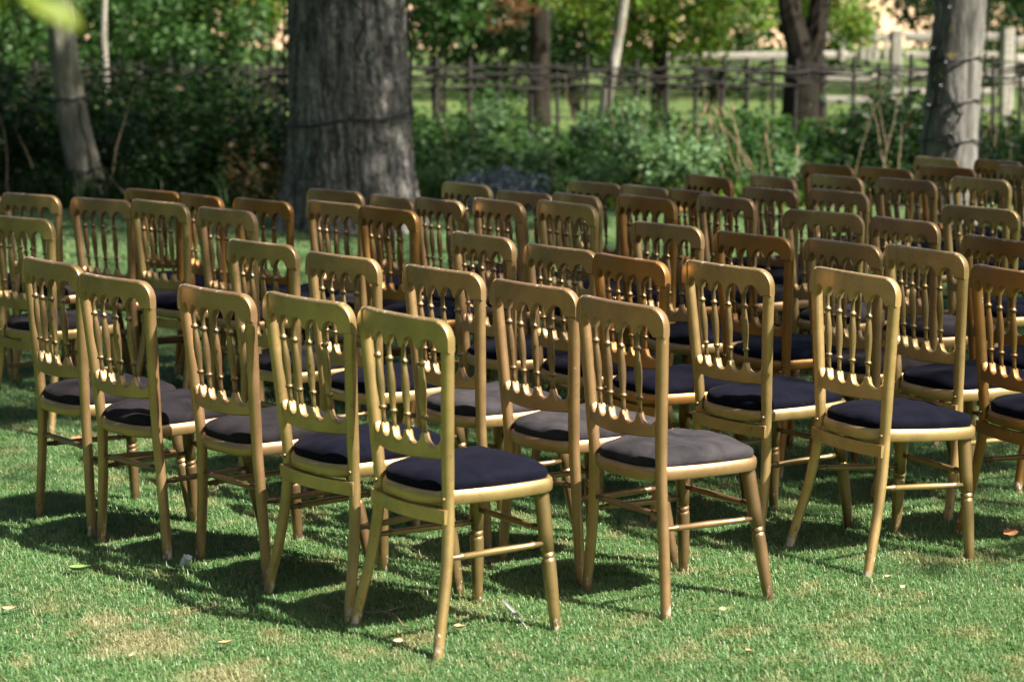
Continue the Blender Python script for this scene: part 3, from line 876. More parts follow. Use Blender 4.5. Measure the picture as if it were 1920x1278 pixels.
# ------------------------------------------------------------------ wattle fence
def wattle_fence():
    y0 = 24.0
    t = empty('wattle_fence', (0, y0, 0)); props(t, 'dark woven wattle fence of stakes and rods behind the undergrowth', 'fence')
    rs = random.Random(9)
    xs = []; x = -6.6
    while x < 7.0:
        xs.append(x); x += rs.uniform(.25, .38)
    for x in xs:
        h = rs.uniform(1.20, 1.32); r = rs.uniform(.022, .034)
        lean = rs.uniform(-.05, .05)
        V, F = tube([(x - lean, 0, -.05), (x - lean * .4 + rs.uniform(-.01, .01), rs.uniform(-.01, .01), h * .5), (x, 0, h)], [r * 1.1, r, r * .8], 7)
        add('stake', mesh('stake', V, F, M['wattle']), t)
    z = .98; row = 0
    while z < 1.19:
        st = rs.randrange(0, 6)
        i = 0
        while i < len(xs) - 2:
            n = rs.randrange(8, 14) if i else st + 5
            seg = list(range(i, min(i + n, len(xs))))
            if len(seg) > 2:
                pth = []
                dz = rs.uniform(-.02, .02)
                for j in seg:
                    sgn = (1 if (j + row) % 2 else -1) * rs.uniform(.5, 1.2)
                    dz += rs.uniform(-.012, .012)
                    zz = z + dz + rs.uniform(-.02, .02)
                    pth.append((xs[j], sgn * .034, zz))
                    if j < seg[-1]:
                        pth.append(((xs[j] + xs[j + 1]) / 2, 0, zz + rs.uniform(-.022, .022)))
                rr = rs.choice((.007, .009, .011, .014, .019))
                V, F = tube(pth, [rr * (1 - .35 * k / len(pth)) for k in range(len(pth))], 6)
                add('rod', mesh('rod', V, F, M['wattle']), t)
            i += n - 1
        z += .023; row += 1
wattle_fence()

# ------------------------------------------------------------------ post and rail fence in the meadow
def box(c, s, rot=None, bev=0.0):
    cx, cy, cz = c; sx, sy, sz = (v / 2 for v in s)
    V = [Vector((x * sx, y * sy, z * sz)) for z in (-1, 1) for y in (-1, 1) for x in (-1, 1)]
    if rot: V = [rot @ v for v in V]
    V = [v + Vector(c) for v in V]
    F = [(0, 2, 3, 1), (4, 5, 7, 6), (0, 1, 5, 4), (2, 6, 7, 3), (0, 4, 6, 2), (1, 3, 7, 5)]
    return V, F

def rough_bar(a, b, w, h, seed):
    """hewn rail with uneven section"""
    rs = random.Random(seed); a = Vector(a); b = Vector(b)
    s, u = frame(b - a)
    rings = []
    for i in range(7):
        p = a.lerp(b, i / 6)
        k = 1 + rs.uniform(-.1, .1)
        rings.append([p + s * (w * .5 * cx * k) + u * (h * .5 * cz * k) for cx, cz in ((-1, -.7), (-.7, -1), (.7, -1), (1, -.7), (1, .7), (.7, 1), (-.7, 1), (-1, .7))])
    return loft(rings)

def rail_fence():
    y0 = 33.0
    t = empty('rail_fence', (0, y0, 0)); props(t, 'weathered pale post and rail fence in the sunny meadow', 'fence')
    posts = [px_x(p, y0) for p in (1236, 1512, 1675)]
    for i, x in enumerate(posts):
        V, F = rough_bar((x, 0, -.1), (x, 0, 1.56), .17, .17, i)
        add('post', mesh('post', V, F, M['rail'], sharp=30), t)
    for i in range(2):
        for k, z in enumerate((.48, .83, 1.17, 1.45)):
            if i < 1 and k != 2: continue
            V, F = rough_bar((posts[i] + .07, 0, z + .02 * (i % 2)), (posts[i + 1] - .07, 0, z), .07, .13, 40 + i * 5 + k)
            add('rail', mesh('rail', V, F, M['rail'], sharp=30), t)
    # upright pales between the two upper rails near the stile
    for px in (1575, 1612, 1624, 1636, 1655):
        x = px_x(px, y0)
        V, F = rough_bar((x, -.06, 1.10), (x, -.06, 1.60 if px in (1612, 1624, 1636) else 1.45), .10 if px == 1624 else .07, .03, px)
        add('pale', mesh('pale', V, F, M['rail'], sharp=30), t)
    g = empty('field_gate', (px_x(1680, y0), y0, 0)); props(g, 'weathered field gate with a sloping brace at the right of the meadow fence', 'gate')
    w = px_x(1880, y0) - px_x(1680, y0)
    for k, z in enumerate((.35, .62, .9, 1.18, 1.46)):
        V, F = rough_bar((.1, 0, z), (w, 0, z), .06, .10 if k < 4 else .13, 80 + k)
        add('bar', mesh('bar', V, F, M['rail'], sharp=30), g)
    V, F = rough_bar((w + .02, 0, -.1), (w + .02, 0, 1.60), .18, .18, 90); add('post', mesh('post', V, F, M['rail'], sharp=30), g)
    V, F = rough_bar((w * .5, -.06, 1.42), (w * .55, -.06, .3), .05, .09, 91); add('brace', mesh('brace', V, F, M['rail'], sharp=30), g)
    f2 = empty('rail_fence', (px_x(1880, y0), y0, 0)); props(f2, 'weathered fence rails rising to the right beyond the field gate', 'fence')
    for k, (z0, z1) in enumerate(((1.12, 1.12), (1.38, 1.62), (.75, .8))):
        V, F = rough_bar((.15, 0, z0), (1.6, .4, z1), .07, .14, 95 + k); add('rail', mesh('rail', V, F, M['rail'], sharp=30), f2)
    V, F = rough_bar((1.65, .4, -.1), (1.65, .4, 1.75), .17, .17, 99); add('post', mesh('post', V, F, M['rail'], sharp=30), f2)
rail_fence()

# ------------------------------------------------------------------ chairs
HT = .885
SPEC = {  # half widths and depths measured for the two makes of chair: (x, y) of rear post at top, seat and foot; of front leg at top and foot
    'A': dict(top=(.205, 0), seat=(.158, .020), foot=(.198, -.045), ftop=(.146, .335), ffoot=(.180, .362)),
    'B': dict(top=(.195, 0), seat=(.152, .022), foot=(.186, .018), ftop=(.146, .338), ffoot=(.194, .388)),
}
SAG = .034

def catmull(P, n):
    out = []; m = len(P)
    for i in range(m):
        p0, p1, p2, p3 = (Vector(P[(i + k - 1) % m]) for k in range(4))
        for j in range(n):
            t = j / n
            out.append(.5 * ((2 * p1) + (p2 - p0) * t + (2 * p0 - 5 * p1 + 4 * p2 - p3) * t * t + (3 * p1 - p0 - 3 * p2 + p3) * t ** 3))
    return out

def chair_meshes(kind):
    S = SPEC[kind]; parts = []
    tx, ty0 = S['top']; sx, sy = S['seat']; fx, fy = S['foot']
    SZ = .41
    def post(z):
        """centre of the right rear post at height z"""
        pr = .0165
        if z >= SZ:
            t = (z - SZ) / (HT - .085 - SZ)
            x = sx + (tx - pr - .0005 - sx) * (t ** 1.15 if t > 0 else 0); y = sy + (ty0 - sy) * t
        else:
            t = (SZ - z) / SZ
            e = t ** 1.3
            x = sx + (fx - sx) * e; y = sy + (fy - sy) * e + (.006 * math.sin(math.pi * min(1, t * 1.2)) if kind == 'A' else .004 * math.sin(math.pi * t))
        return x, y
    # rear posts, one sweep from foot to the joint with the top rail
    for s in (1, -1):
        rings = []
        zs = [0, .01, .05, .1, .15, .2, .25, .3, .34, .38, .41, .44, .48, .52, .58, .64, .70, .75, HT - .084]
        for z in zs:
            x, y = post(z)
            r = .0142 + (.0178 - .0142) * min(1, z / .4)
            if z < .006: r *= .9
            d = .0155 + .001 * (z > .45)
            d = min(d, r * 1.02)
            ring = []
            for j in range(14):
                a = 2 * math.pi * j / 14
                ca, sa = math.cos(a), math.sin(a)
                q = 1.08 if z > .45 else 1.0
                ring.append((s * x + r * math.copysign(abs(ca) ** (1 / q), ca), y + d * math.copysign(abs(sa) ** (1 / q), sa), z))
            rings.append(ring)
        V, F = loft(rings)
        if s < 0: F = [f[::1] for f in F]
        parts.append(('rear_leg', mesh('rear_leg', V, F, M['gold'], sharp=50), 'g', None))
    # top rail: rounded shoulders, five arches and four pendants along its lower edge
    inner = tx - .036
    def bend(x): return -SAG * (1 - (x / tx) ** 2)
    pend = [-.6 * inner, -.2 * inner, .2 * inner, .6 * inner]
    stops = sorted(pend + [-inner, inner])
    cols = []
    for i in range(8): cols.append(-tx + .036 * (1 - math.cos(math.pi / 2 * i / 7)) if i < 7 else -inner - .0004)
    cols += [-inner + .0004]
    npt = 56
    for i in range(1, npt): cols.append(-inner + 2 * inner * i / npt)
    cols += [inner - .0004]
    cols += [-c for c in reversed(cols[:8])]
    half = .2 * inner
    def arch(x):
        dd = min(abs(x - s) for s in stops)
        u = min(1, max(0, (dd - .0048) / (half - .0048)))
        return (HT - .086) + .030 * math.sqrt(max(0, 1 - (1 - u) ** 2)) ** 1.12
    rings = []
    Rc = .048; th = .0125
    for x in cols:
        ax = abs(x)
        zt = HT - .003 * (x / tx) ** 2
        if ax > tx - Rc: zt -= Rc - math.sqrt(max(0, Rc * Rc - (ax - (tx - Rc)) ** 2))
        zb = arch(x) if ax < inner else HT - .085
        zt = max(zt, zb + .02)
        e = .0065; eb = .004
        tt = th + (.003 if ax > inner else 0)
        yb = bend(x)
        g_ = .0015
        sec = [(-tt, zb + eb + g_), (-tt, zb + eb), (-tt + eb, zb), (tt - eb, zb), (tt, zb + eb), (tt, zb + eb + g_), (tt, zt - e - g_), (tt, zt - e), (tt - e * .35, zt - e * .3), (tt - e * 1.2, zt),
               (-tt + e * 1.2, zt), (-tt + e * .35, zt - e * .3), (-tt, zt - e), (-tt, zt - e - g_)]
        # the section turns with the rail's curve
        sl = 2 * SAG * x / (tx * tx); nrm = math.hypot(1, sl)
        rings.append([(x - q * sl / nrm, yb + q / nrm, z) for q, z in sec])
    V, F = loft(rings)
    parts.append(('top_rail', mesh('top_rail', V, F, M['gold'], sharp=48), 'g', None))
    # lower rail with its crown of points
    lx, ly = post(.55); li = lx - .010
    sp = [k * li / .5 * .5 for k in (-.6, -.2, .2, .6)]
    st2 = sorted(sp + [-li * 1.0, li * 1.0]); h2 = .2 * li
    rings = []
    for i in range(61):
        x = -li + 2 * li * i / 60
        dd = min(abs(x - s) for s in st2)
        u = min(1, max(0, (dd - .006) / (h2 - .006)))
        zt = .5815 - .031 * math.sqrt(max(0, 1 - (1 - u) ** 2))
        if abs(x) > li - .012: zt = min(zt, .572)
        zb = .512 + .006 * (x / li) ** 2
        yb = ly - (SAG * .9) * (1 - (x / li) ** 2)
        tt = .0115; k = .004
        sec = [(-tt, zb + k + .0015), (-tt, zb + k), (-tt + k, zb), (tt - k, zb), (tt, zb + k), (tt, zb + k + .0015), (tt, zt - .0085), (tt, zt - .007), (tt - .002, zt - .002), (tt - .006, zt), (-tt + .006, zt), (-tt + .002, zt - .002), (-tt, zt - .007), (-tt, zt - .0085)]
        sl = 2 * SAG * .9 * x / (li * li); nrm = math.hypot(1, sl)
        rings.append([(x - q * sl / nrm, yb + q / nrm, z) for q, z in sec])
    V, F = loft(rings)
    parts.append(('lower_rail', mesh('lower_rail', V, F, M['gold'], sharp=40), 'g', None))
    # four turned spindles
    prof = [(0, .0062), (.15, .0058), (.175, .0062), (.185, .0092), (.2, .0105), (.215, .0092), (.225, .0062), (.26, .0068), (.38, .0094), (.48, .0104), (.58, .0098),
            (.72, .0072), (.775, .0060), (.785, .0090), (.80, .0103), (.815, .0090), (.825, .0058), (.9, .0056), (1, .0060)]
    prof = [(t, r * 1.14) for t, r in prof]
    for k in range(4):
        x1 = pend[k]; x0 = sp[k]
        V, F = turned((x1, bend(x1), HT - .078), (x0, ly - SAG * .9 * (1 - (x0 / li) ** 2), .575), prof, 10)
        parts.append(('spindle', mesh('spindle', V, F, M['gold'], sharp=60), 'g', None))
    # seat frame
    ctl = [(0, -.020), (.085, -.012), (.138, .022), (.164, .105), (.178, .21), (.180, .300), (.166, .352), (.112, .378), (0, .386)]
    ctl = ctl + [(-x, y) for x, y in reversed(ctl[1:-1])]
    out = catmull([(x, y, 0) for x, y in ctl], 5)
    ctr = Vector((0, .19, 0))
    def ring_at(inset, z, step=0.0):
        r = []
        for p in out:
            d = p - ctr; L = d.length
            o_ = 0.0
            if step and p.y > .13 and kind == 'A': o_ = step
            q = ctr + d * ((L - inset + o_) / L)
            r.append((q.x, q.y, z))
        return r
    z0, z1 = .391, .428
    sec = [(.034, z0 + .004), (.004, z0), (0, z0 + .004), (-.0015, z0 + .02), (0, z1 - .005), (.005, z1), (.034, z1)]
    rings = [ring_at(i, z, .004 if i < .02 else 0) for i, z in sec]
    V = [p for r in rings for p in r]; n = len(out); F = []
    for i in range(len(rings)):
        a = i * n; b = ((i + 1) % len(rings)) * n
        for j in range(n):
            k = (j + 1) % n; F.append((a + j, a + k, b + k, b + j))
    parts.append(('seat_frame', mesh('seat_frame', V, F, M['gold'], sharp=45), 'g', None))
    # domed pad
    psec = [(.013, z1 - .006), (.008, z1 + .005), (.007, z1 + .016), (.010, z1 + .026), (.019, z1 + .035), (.038, z1 + .042), (.065, z1 + .046), (.10, z1 + .048), (.14, z1 + .049)]
    rings = [ring_at(i, z) for i, z in psec]
    V = [p for r in rings for p in r]; F = []
    for i in range(len(rings) - 1):
        a = i * n; b = (i + 1) * n
        for j in range(n):
            k = (j + 1) % n; F.append((a + j, a + k, b + k, b + j))
    V.append((0, .19, z1 + .049)); c = len(V) - 1; a = (len(rings) - 1) * n
    for j in range(n): F.append((a + j, a + (j + 1) % n, c))
    F.append(tuple(range(n - 1, -1, -1)))
    pads = []
    for vnt in range(5):                                     # five worn pads: dents, slack corners, a little skew
        rs = random.Random(90 + vnt); ph = [rs.random() * 6.28 for _ in range(6)]
        W_ = []
        for (x, y, z) in V:
            r_ = math.hypot(x, y - .19) / .2; k_ = max(0, z - z1) / .05
            dz = (.0035 * math.sin(x * 26 + ph[0]) * math.sin(y * 22 + ph[1]) + .002 * math.sin(x * 61 + y * 38 + ph[2])) * k_
            an = math.atan2(y - .19, x)
            dz -= k_ * r_ ** 3 * .004 * (1 + math.sin(an * 4 + ph[3]))
            dr = 1 + .010 * math.sin(an * 7 + ph[4]) * k_ * (1 - k_) * 3
            W_.append((x * dr, .19 + (y - .19) * dr, z + dz))
        pads.append(mesh('seat_pad', W_, F, M['velvet'], sharp=70))
    parts.append(('seat_pad', pads, 'v', None))
    # turned front legs
    (ax, ay), (bx, by) = S['ftop'], S['ffoot']
    def fleg(z):
        t = (z0 + .004 - z) / (z0 + .004)
        return ax + (bx - ax) * t, ay + (by - ay) * t
    lp = [(0, .0195), (.05, .0205), (.30, .0200), (.425, .0178), (.43, .0150), (.437, .0150), (.442, .0182), (.462, .0188), (.468, .0150), (.474, .0150), (.480, .0180), (.50, .0192),
          (.62, .0190), (.85, .0160), (.985, .0145), (1, .0125)]
    for s in (1, -1):
        V, F = turned((s * ax, ay, z0 + .004), (s * bx, by, 0), lp, 14)
        parts.append(('front_leg', mesh('front_leg', V, F, M['gold'], sharp=60), 'g', None))
    # stretchers
    stp = [(0, .0062), (.12, .0078), (.135, .0102), (.15, .0102), (.165, .0080), (.5, .0098), (.835, .0080), (.85, .0102), (.865, .0102), (.88, .0078), (1, .0062)]
    for s in (1, -1):
        zr, zf = .258, .248
        px_, py_ = post(zr); qx, qy = fleg(zf)
        V, F = turned((s * px_, py_, zr), (s * qx, qy, zf), stp, 10)
        parts.append(('stretcher', mesh('stretcher', V, F, M['gold'], sharp=60), 'g', None))
    qx, qy = fleg(.285)
    V, F = turned((-qx, qy, .285), (qx, qy, .285), stp, 10)
    parts.append(('stretcher', mesh('stretcher', V, F, M['gold'], sharp=60), 'g', None))
    if kind == 'B':
        px_, py_ = post(.295)
        V, F = turned((-px_, py_, .295), (px_, py_, .295), stp, 10)
        parts.append(('stretcher', mesh('stretcher', V, F, M['gold'], sharp=60), 'g', None))
    else:
        # curved apron below the seat at the back, and a bolt head on each post
        ex, ey = post(.37)
        rings = []
        for i in range(17):
            x = -ex - .012 + 2 * (ex + .012) * i / 16
            y = ey - .012 - .022 * (1 - min(1, abs(x) / ex) ** 2)
            tt = .009
            rings.append([(x, y - tt, .350), (x, y + tt, .348), (x, y + tt, .3865), (x, y - tt, .3865)])
        V, F = loft(rings)
        parts.append(('back_apron', mesh('back_apron', V, F, M['gold'], sharp=40), 'g', None))
        for s in (1, -1):
            x, y = post(.412)
            V, F = turned((s * x, y - .0145, .412), (s * x, y - .0215, .412), [(0, .0075), (.45, .007), (.8, .005), (1, .0015)], 10)
            parts.append(('bolt_head', mesh('bolt_head', V, F, M['gold']), 'g', None))
    return parts

KIT = {'A': chair_meshes('A'), 'B': chair_meshes('B')}
GOLD = {'A': (.55, .375, .15), 'B': (.49, .31, .14), 'C': (.38, .185, .042)}
PAD = {'navy': (.0042, .0046, .0105), 'charcoal': (.024, .0205, .0225), 'grey': (.046, .042, .045), 'teal': (.005, .009, .02)}
PADNAME = {'navy': 'navy', 'charcoal': 'charcoal', 'grey': 'faded grey', 'teal': 'dark blue'}
TONE = {'A': 'pale gold', 'B': 'bronze', 'C': 'dark ochre'}

# id, make, x, y, turn, tilt, height factor (metres and degrees, read off the photograph)
CHAIRS = [
    ('F', 'A', -0.279, 5.471, -52.7, 0.1, 1.006),
    ('L1', 'A', -0.546, 5.808, -49.6, -2.0, 1.009),
    ('L2', 'B', -0.852, 6.146, -49.9, -1.0, 0.988),
    ('L3', 'B', -1.195, 6.412, -46.4, -1.1, 0.994),
    ('L4', 'B', -1.482, 6.750, -51.1, 0.9, 1.006),
    ('L5', 'A', -1.961, 8.405, -38.1, -0.0, 1.001),
    ('B1', 'B', 0.302, 5.793, -55.7, 0.4, 0.992),
    ('b2', 'B', 0.068, 6.149, -51.4, 0.0, 1.000),
    ('b3', 'B', -0.211, 6.546, -50.2, -0.0, 1.000),
    ('b4', 'B', -0.556, 6.963, -48.9, 0.0, 0.999),
    ('a9', 'B', -0.872, 7.387, -46.2, 0.0, 1.000),
    ('R1', 'A', 0.996, 6.285, -61.5, 2.8, 1.008),
    ('M1', 'A', 0.694, 6.639, -54.4, -0.9, 1.001),
    ('a22', 'C', 0.396, 6.981, -58.0, 0.1, 0.985),
    ('a21', 'B', 0.176, 7.336, -51.9, -0.1, 0.983),
    ('a20', 'B', -0.102, 7.670, -55.4, 0.0, 0.996),
    ('a49', 'C', 1.544, 6.439, -65.6, -0.0, 1.004),
    ('a47', 'A', 1.375, 6.978, -61.7, -0.0, 1.015),
    ('a45', 'B', 1.159, 7.338, -57.5, -0.0, 1.000),
    ('a32', 'C', 0.881, 7.656, -54.3, 0.0, 0.996),
    ('a29', 'B', 0.595, 8.028, -52.1, 0.0, 1.000),
    ('a48', 'C', 1.728, 7.443, -65.6, -0.0, 1.000),
    ('a46', 'A', 1.951, 8.761, -54.0, 0.0, 0.998),
    ('a44', 'B', 1.532, 8.202, -59.2, 0.0, 1.000),
    ('a43', 'B', 1.270, 8.569, -44.3, 0.0, 0.999),
    ('a28', 'B', 0.947, 9.193, -57.7, -0.7, 1.014),
    ('a25', 'C', 0.572, 9.002, -57.4, 0.5, 1.029),
    ('a19', 'A', 0.228, 8.591, -56.9, -0.0, 1.042),
    ('a17', 'B', -0.051, 8.918, -58.0, -0.0, 1.024),
    ('a14', 'B', -0.312, 9.234, -56.4, 0.0, 1.000),
    ('a12', 'C', -0.502, 8.637, -52.3, -0.0, 1.014),
    ('a11', 'B', -0.747, 8.978, -48.6, -0.0, 1.010),
    ('a8', 'C', -1.085, 9.236, -46.7, -0.1, 1.000),
    ('a7', 'B', -1.169, 8.663, -46.5, 0.2, 1.009),
    ('a6', 'C', -1.409, 9.598, -55.0, 0.0, 0.993),
    ('a5', 'C', -1.683, 9.933, -43.2, -0.0, 0.989),
    ('a4', 'A', -1.497, 8.999, -46.3, -0.0, 1.015),
    ('a3', 'B', -1.801, 9.288, -37.4, -0.0, 1.002),
    ('a2', 'B', -2.160, 9.502, -38.2, 0.0, 1.008),
    ('a0', 'B', -2.479, 9.760, -36.4, -0.0, 0.991),
    ('a10', 'B', -0.822, 9.882, -45.3, 0.0, 0.991),
    ('a13', 'B', -0.536, 9.594, -58.6, -0.1, 0.983),
    ('a15', 'A', -0.212, 10.182, -55.6, 0.0, 0.998),
    ('a16', 'B', 0.066, 9.809, -49.4, -0.0, 0.984),
    ('a18', 'B', 0.295, 9.470, -60.1, -0.0, 1.001),
    ('a23', 'B', 0.407, 10.348, -50.5, 0.4, 0.989),
    ('a24', 'B', 0.617, 9.998, -58.2, 1.5, 0.995),
    ('a26', 'C', 0.836, 9.643, -62.6, -0.0, 1.003),
    ('a27', 'C', 0.959, 10.335, -63.5, 0.9, 1.023),
    ('a30', 'B', 1.311, 10.517, -63.5, -0.4, 1.007),
    ('a31', 'B', 1.216, 9.918, -56.5, -0.0, 0.990),
    ('a33', 'C', 1.727, 11.521, -57.6, 0.0, 0.999),
    ('a34', 'B', 1.657, 10.762, -56.8, -0.1, 0.989),
    ('a35', 'B', 1.491, 9.609, -56.5, -0.0, 1.004),
    ('a36', 'C', 1.961, 11.092, -56.9, 0.3, 1.007),
    ('a37', 'B', 1.907, 10.203, -54.4, 0.2, 1.013),
    ('a38', 'A', 2.457, 12.200, -63.9, 0.0, 0.991),
    ('a39', 'C', 2.333, 11.316, -56.8, 0.4, 0.996),
    ('a40', 'C', 2.733, 11.859, -63.9, 0.1, 0.995),
    ('a41', 'B', 2.772, 11.416, -64.4, -1.3, 0.995),
    ('a42', 'A', 2.322, 10.433, -60.5, -0.0, 0.998),
]
ORD = ['', 'first', 'second', 'third', 'fourth', 'fifth', 'sixth']
ROWS = [  # rows listed from the right end to the left end
    ('row nearest the camera', 'right', 'F L1 L2 L3 L4'),
    ('second row from camera', 'right', 'B1 b2 b3 b4 a9'),
    ('third row from camera', 'right', 'R1 M1 a22 a21 a20'),
    ('fourth row from camera', 'right', 'a49 a47 a45 a32 a29'),
    ('fifth row from camera', 'right', 'a48 a44 a43'),
    ('first row beyond the grass gap', 'right', 'L5'),
    ('second row beyond the grass gap', 'right', 'a7 a4 a3 a2 a0'),
    ('third row beyond the grass gap', 'right', 'a12 a11 a8 a6 a5'),
    ('fourth row beyond the grass gap', 'right', 'a19 a17 a14 a13 a10'),
    ('fifth row beyond the grass gap', 'right', 'a28 a25 a18 a16 a15'),
    ('farthest row at right', 'left', 'a33 a36 a38 a39 a40 a41'),
    ('second farthest row at right', 'left', 'a27 a30 a34 a37 a42'),
    ('third farthest row at right', 'left', 'a23 a24 a26 a31 a35 a46'),
]
PADS = {}
for k_ in 'F L1 b4 a9 R1 M1 a22 a21 a20 a49 a47 a29 a48 a46 a25 a19 a12 a8 a6 a5 a4 a10 a26 a27 a33 a36 a38 a39 a40 a42'.split(): PADS[k_] = 'navy'
for k_ in 'B1 b2 b3'.split(): PADS[k_] = 'grey'
PADS['a32'] = 'teal'; PADS['a9'] = 'charcoal'
def chair_label(idn, ty):
    for txt, side, ids in ROWS:
        ids = ids.split()
        if idn in ids:
            i = ids.index(idn) + 1
            w = ('%s end' % side) if i == 1 else '%s from %s' % (ORD[i], side)
            pad = PADNAME[PADS.get(idn, 'charcoal')]
            return '%s chair with %s seat, %s, %s' % (TONE[ty], pad, w, txt)
    return TONE[ty] + ' chair ' + idn

def place_chairs():
    rs = random.Random(17)
    for idn, ty, x, y, turn, tilt, zs in CHAIRS:
        tilt = max(-1.3, min(2.8, tilt))
        e = empty('banquet_chair', (x, y, .006 if tilt > 2 else 0))
        e.rotation_mode = 'XYZ'
        e.matrix_world = Matrix.Translation((x, y, .006 if tilt > 2 else 0)) @ Matrix.Rotation(R(turn), 4, 'Z') @ Matrix.Rotation(R(-tilt), 4, 'X') @ Matrix.Diagonal((1, 1, zs, 1))
        props(e, chair_label(idn, ty), 'chair', 'gold banquet chairs set out in rows on the lawn')
        g = GOLD[ty]; k = rs.uniform(.86, 1.1); h = rs.uniform(-.04, .04)
        if ty == 'A': h *= .4
        gc = (g[0] * k * (1 - h), g[1] * k * (1 + h * .5), g[2] * k * (1 - h), 1)
        pc = PAD[PADS.get(idn, 'charcoal')]; kk = rs.uniform(.85, 1.2)
        legs = []; nb_ = 0
        for nm, me, m_, lab in KIT['B' if ty == 'B' else 'A']:
            if isinstance(me, list): me = me[rs.randrange(len(me))]
            o = bpy.data.objects.new(nm, me)
            COL.objects.link(o); o.parent = e
            if nm == 'rear_leg': legs.append(o)
            if nm == 'bolt_head': o.parent = legs[nb_]; nb_ += 1
            o.color = gc if m_ == 'g' else (pc[0] * kk, pc[1] * kk, pc[2] * kk, 1)
place_chairs()

# ------------------------------------------------------------------ cables on the trunks
def trunk_axis(o, z):
    """centre and radius of a trunk object at height z, from its mesh"""
    co = np.empty(len(o.data.vertices) * 3, np.float32); o.data.vertices.foreach_get('co', co); co = co.reshape(-1, 3)
    zs = np.unique(co[:, 2]); zz = zs[np.argmin(abs(zs - z))]
    r = co[abs(co[:, 2] - zz) < 1e-4]
    c = r[:, :2].mean(0)
    return c, np.linalg.norm(r[:, :2] - c, axis=1).max()

def string_lights(tree_name, label, hoops, verts, bulbs, seed, rad=.011):
    root = bpy.data.objects[tree_name]; tk = [c for c in root.children if c.name.startswith('trunk')][0]
    e = empty('light_string', root.location); props(e, label, 'string lights', 'unlit light strings on the trunks')
    rs = random.Random(seed)
    for z, tilt, dr in hoops:
        pts_ = []
        for k in range(41):
            a = 2 * math.pi * k / 40
            zz = z + tilt * math.cos(a) + .012 * math.sin(a * 5 + seed) 
            c, r = trunk_axis(tk, zz)
            pts_.append((c[0] + (r + rad * .8 + dr) * math.cos(a), c[1] + (r + rad * .8 + dr) * math.sin(a), zz))
        V, F = tube(pts_, rad, 6); add('cable', mesh('cable', V, F, M['cable']), e)
    for a0, z0_, z1_ in verts:
        pts_ = []
        n = 18
        for k in range(n + 1):
            zz = z0_ + (z1_ - z0_) * k / n
            c, r = trunk_axis(tk, zz)
            a = a0 + .10 * math.sin(k * .9 + seed) + rs.uniform(-.03, .03)
            pts_.append((c[0] + (r + rad) * math.cos(a), c[1] + (r + rad) * math.sin(a), zz))
        V, F = tube(pts_, rad * .8, 6); cb = add('cable', mesh('cable', V, F, M['cable']), e)
        for k in range(bulbs):
            q = Vector(pts_[rs.randrange(1, n)]); c, r = trunk_axis(tk, q.z)
            d = Vector((q.x - c[0], q.y - c[1], 0)).normalized()
            V, F = turned(q, q + d * .05 + Vector((0, 0, -.012)), [(0, .005), (.3, .006), (.6, .010), (.85, .009), (1, .003)], 8)
            add('bulb', mesh('bulb', V, F, M['bulb']), cb)
string_lights('broad_tree', 'black light string round the massive furrowed trunk', [(.90, .05, 0), (1.9, .03, 0)], [(R(192), .5, 2.4), (R(-12), .9, 2.4), (R(-75), 1.35, 2.4)], 2, 3)
string_lights('slender_tree', 'black light string round the slender leaning trunk', [(.30, .02, 0), (.97, .01, 0)], [(R(-50), .05, .95)], 2, 5, .009)
string_lights('pale_tree', 'black light string with clear bulbs wound round the pale trunk', [(.72, .0, 0), (1.02, .03, 0), (1.36, .02, 0)],
              [(R(-150), .3, 1.9), (R(-100), .3, 1.2), (R(-88), .45, 1.05), (R(-8), .3, 2.0), (R(-125), .8, 1.9)], 3, 7, .008)

# ------------------------------------------------------------------ things lying on the grass
def ground_pt(px, py):
    """ground point under a photo pixel"""
    v = cam.matrix_world.to_3x3() @ Vector(((px - 960) / 3962, (639 - py) / 3962, -1))
    k = -1.622 / v.z
    return Vector((v.x * k, v.y * k, 0))

def leaf_shape(L, W, curl, mat, lobes=0):
    V = []; F = []
    n = 8
    for i in range(n + 1):
        t = i / n
        w = W * math.sin(math.pi * min(1, t ** .8)) ** .8 * .5
        if lobes: w *= 1 + .55 * math.sin(t * math.pi * lobes) ** 2
        z = curl * L * (t - .5) ** 2 * 4 * .3
        V += [(L * (t - .5), -w, z + curl * w * .8 + .001), (L * (t - .5), 0, z), (L * (t - .5), w, z + curl * w * 1.1 + .001)]
    for i in range(n):
        a = i * 3
        F += [(a, a + 3, a + 4, a + 1), (a + 1, a + 4, a + 5, a + 2)]
    me = mesh('leaf', V, F, mat)
    return me

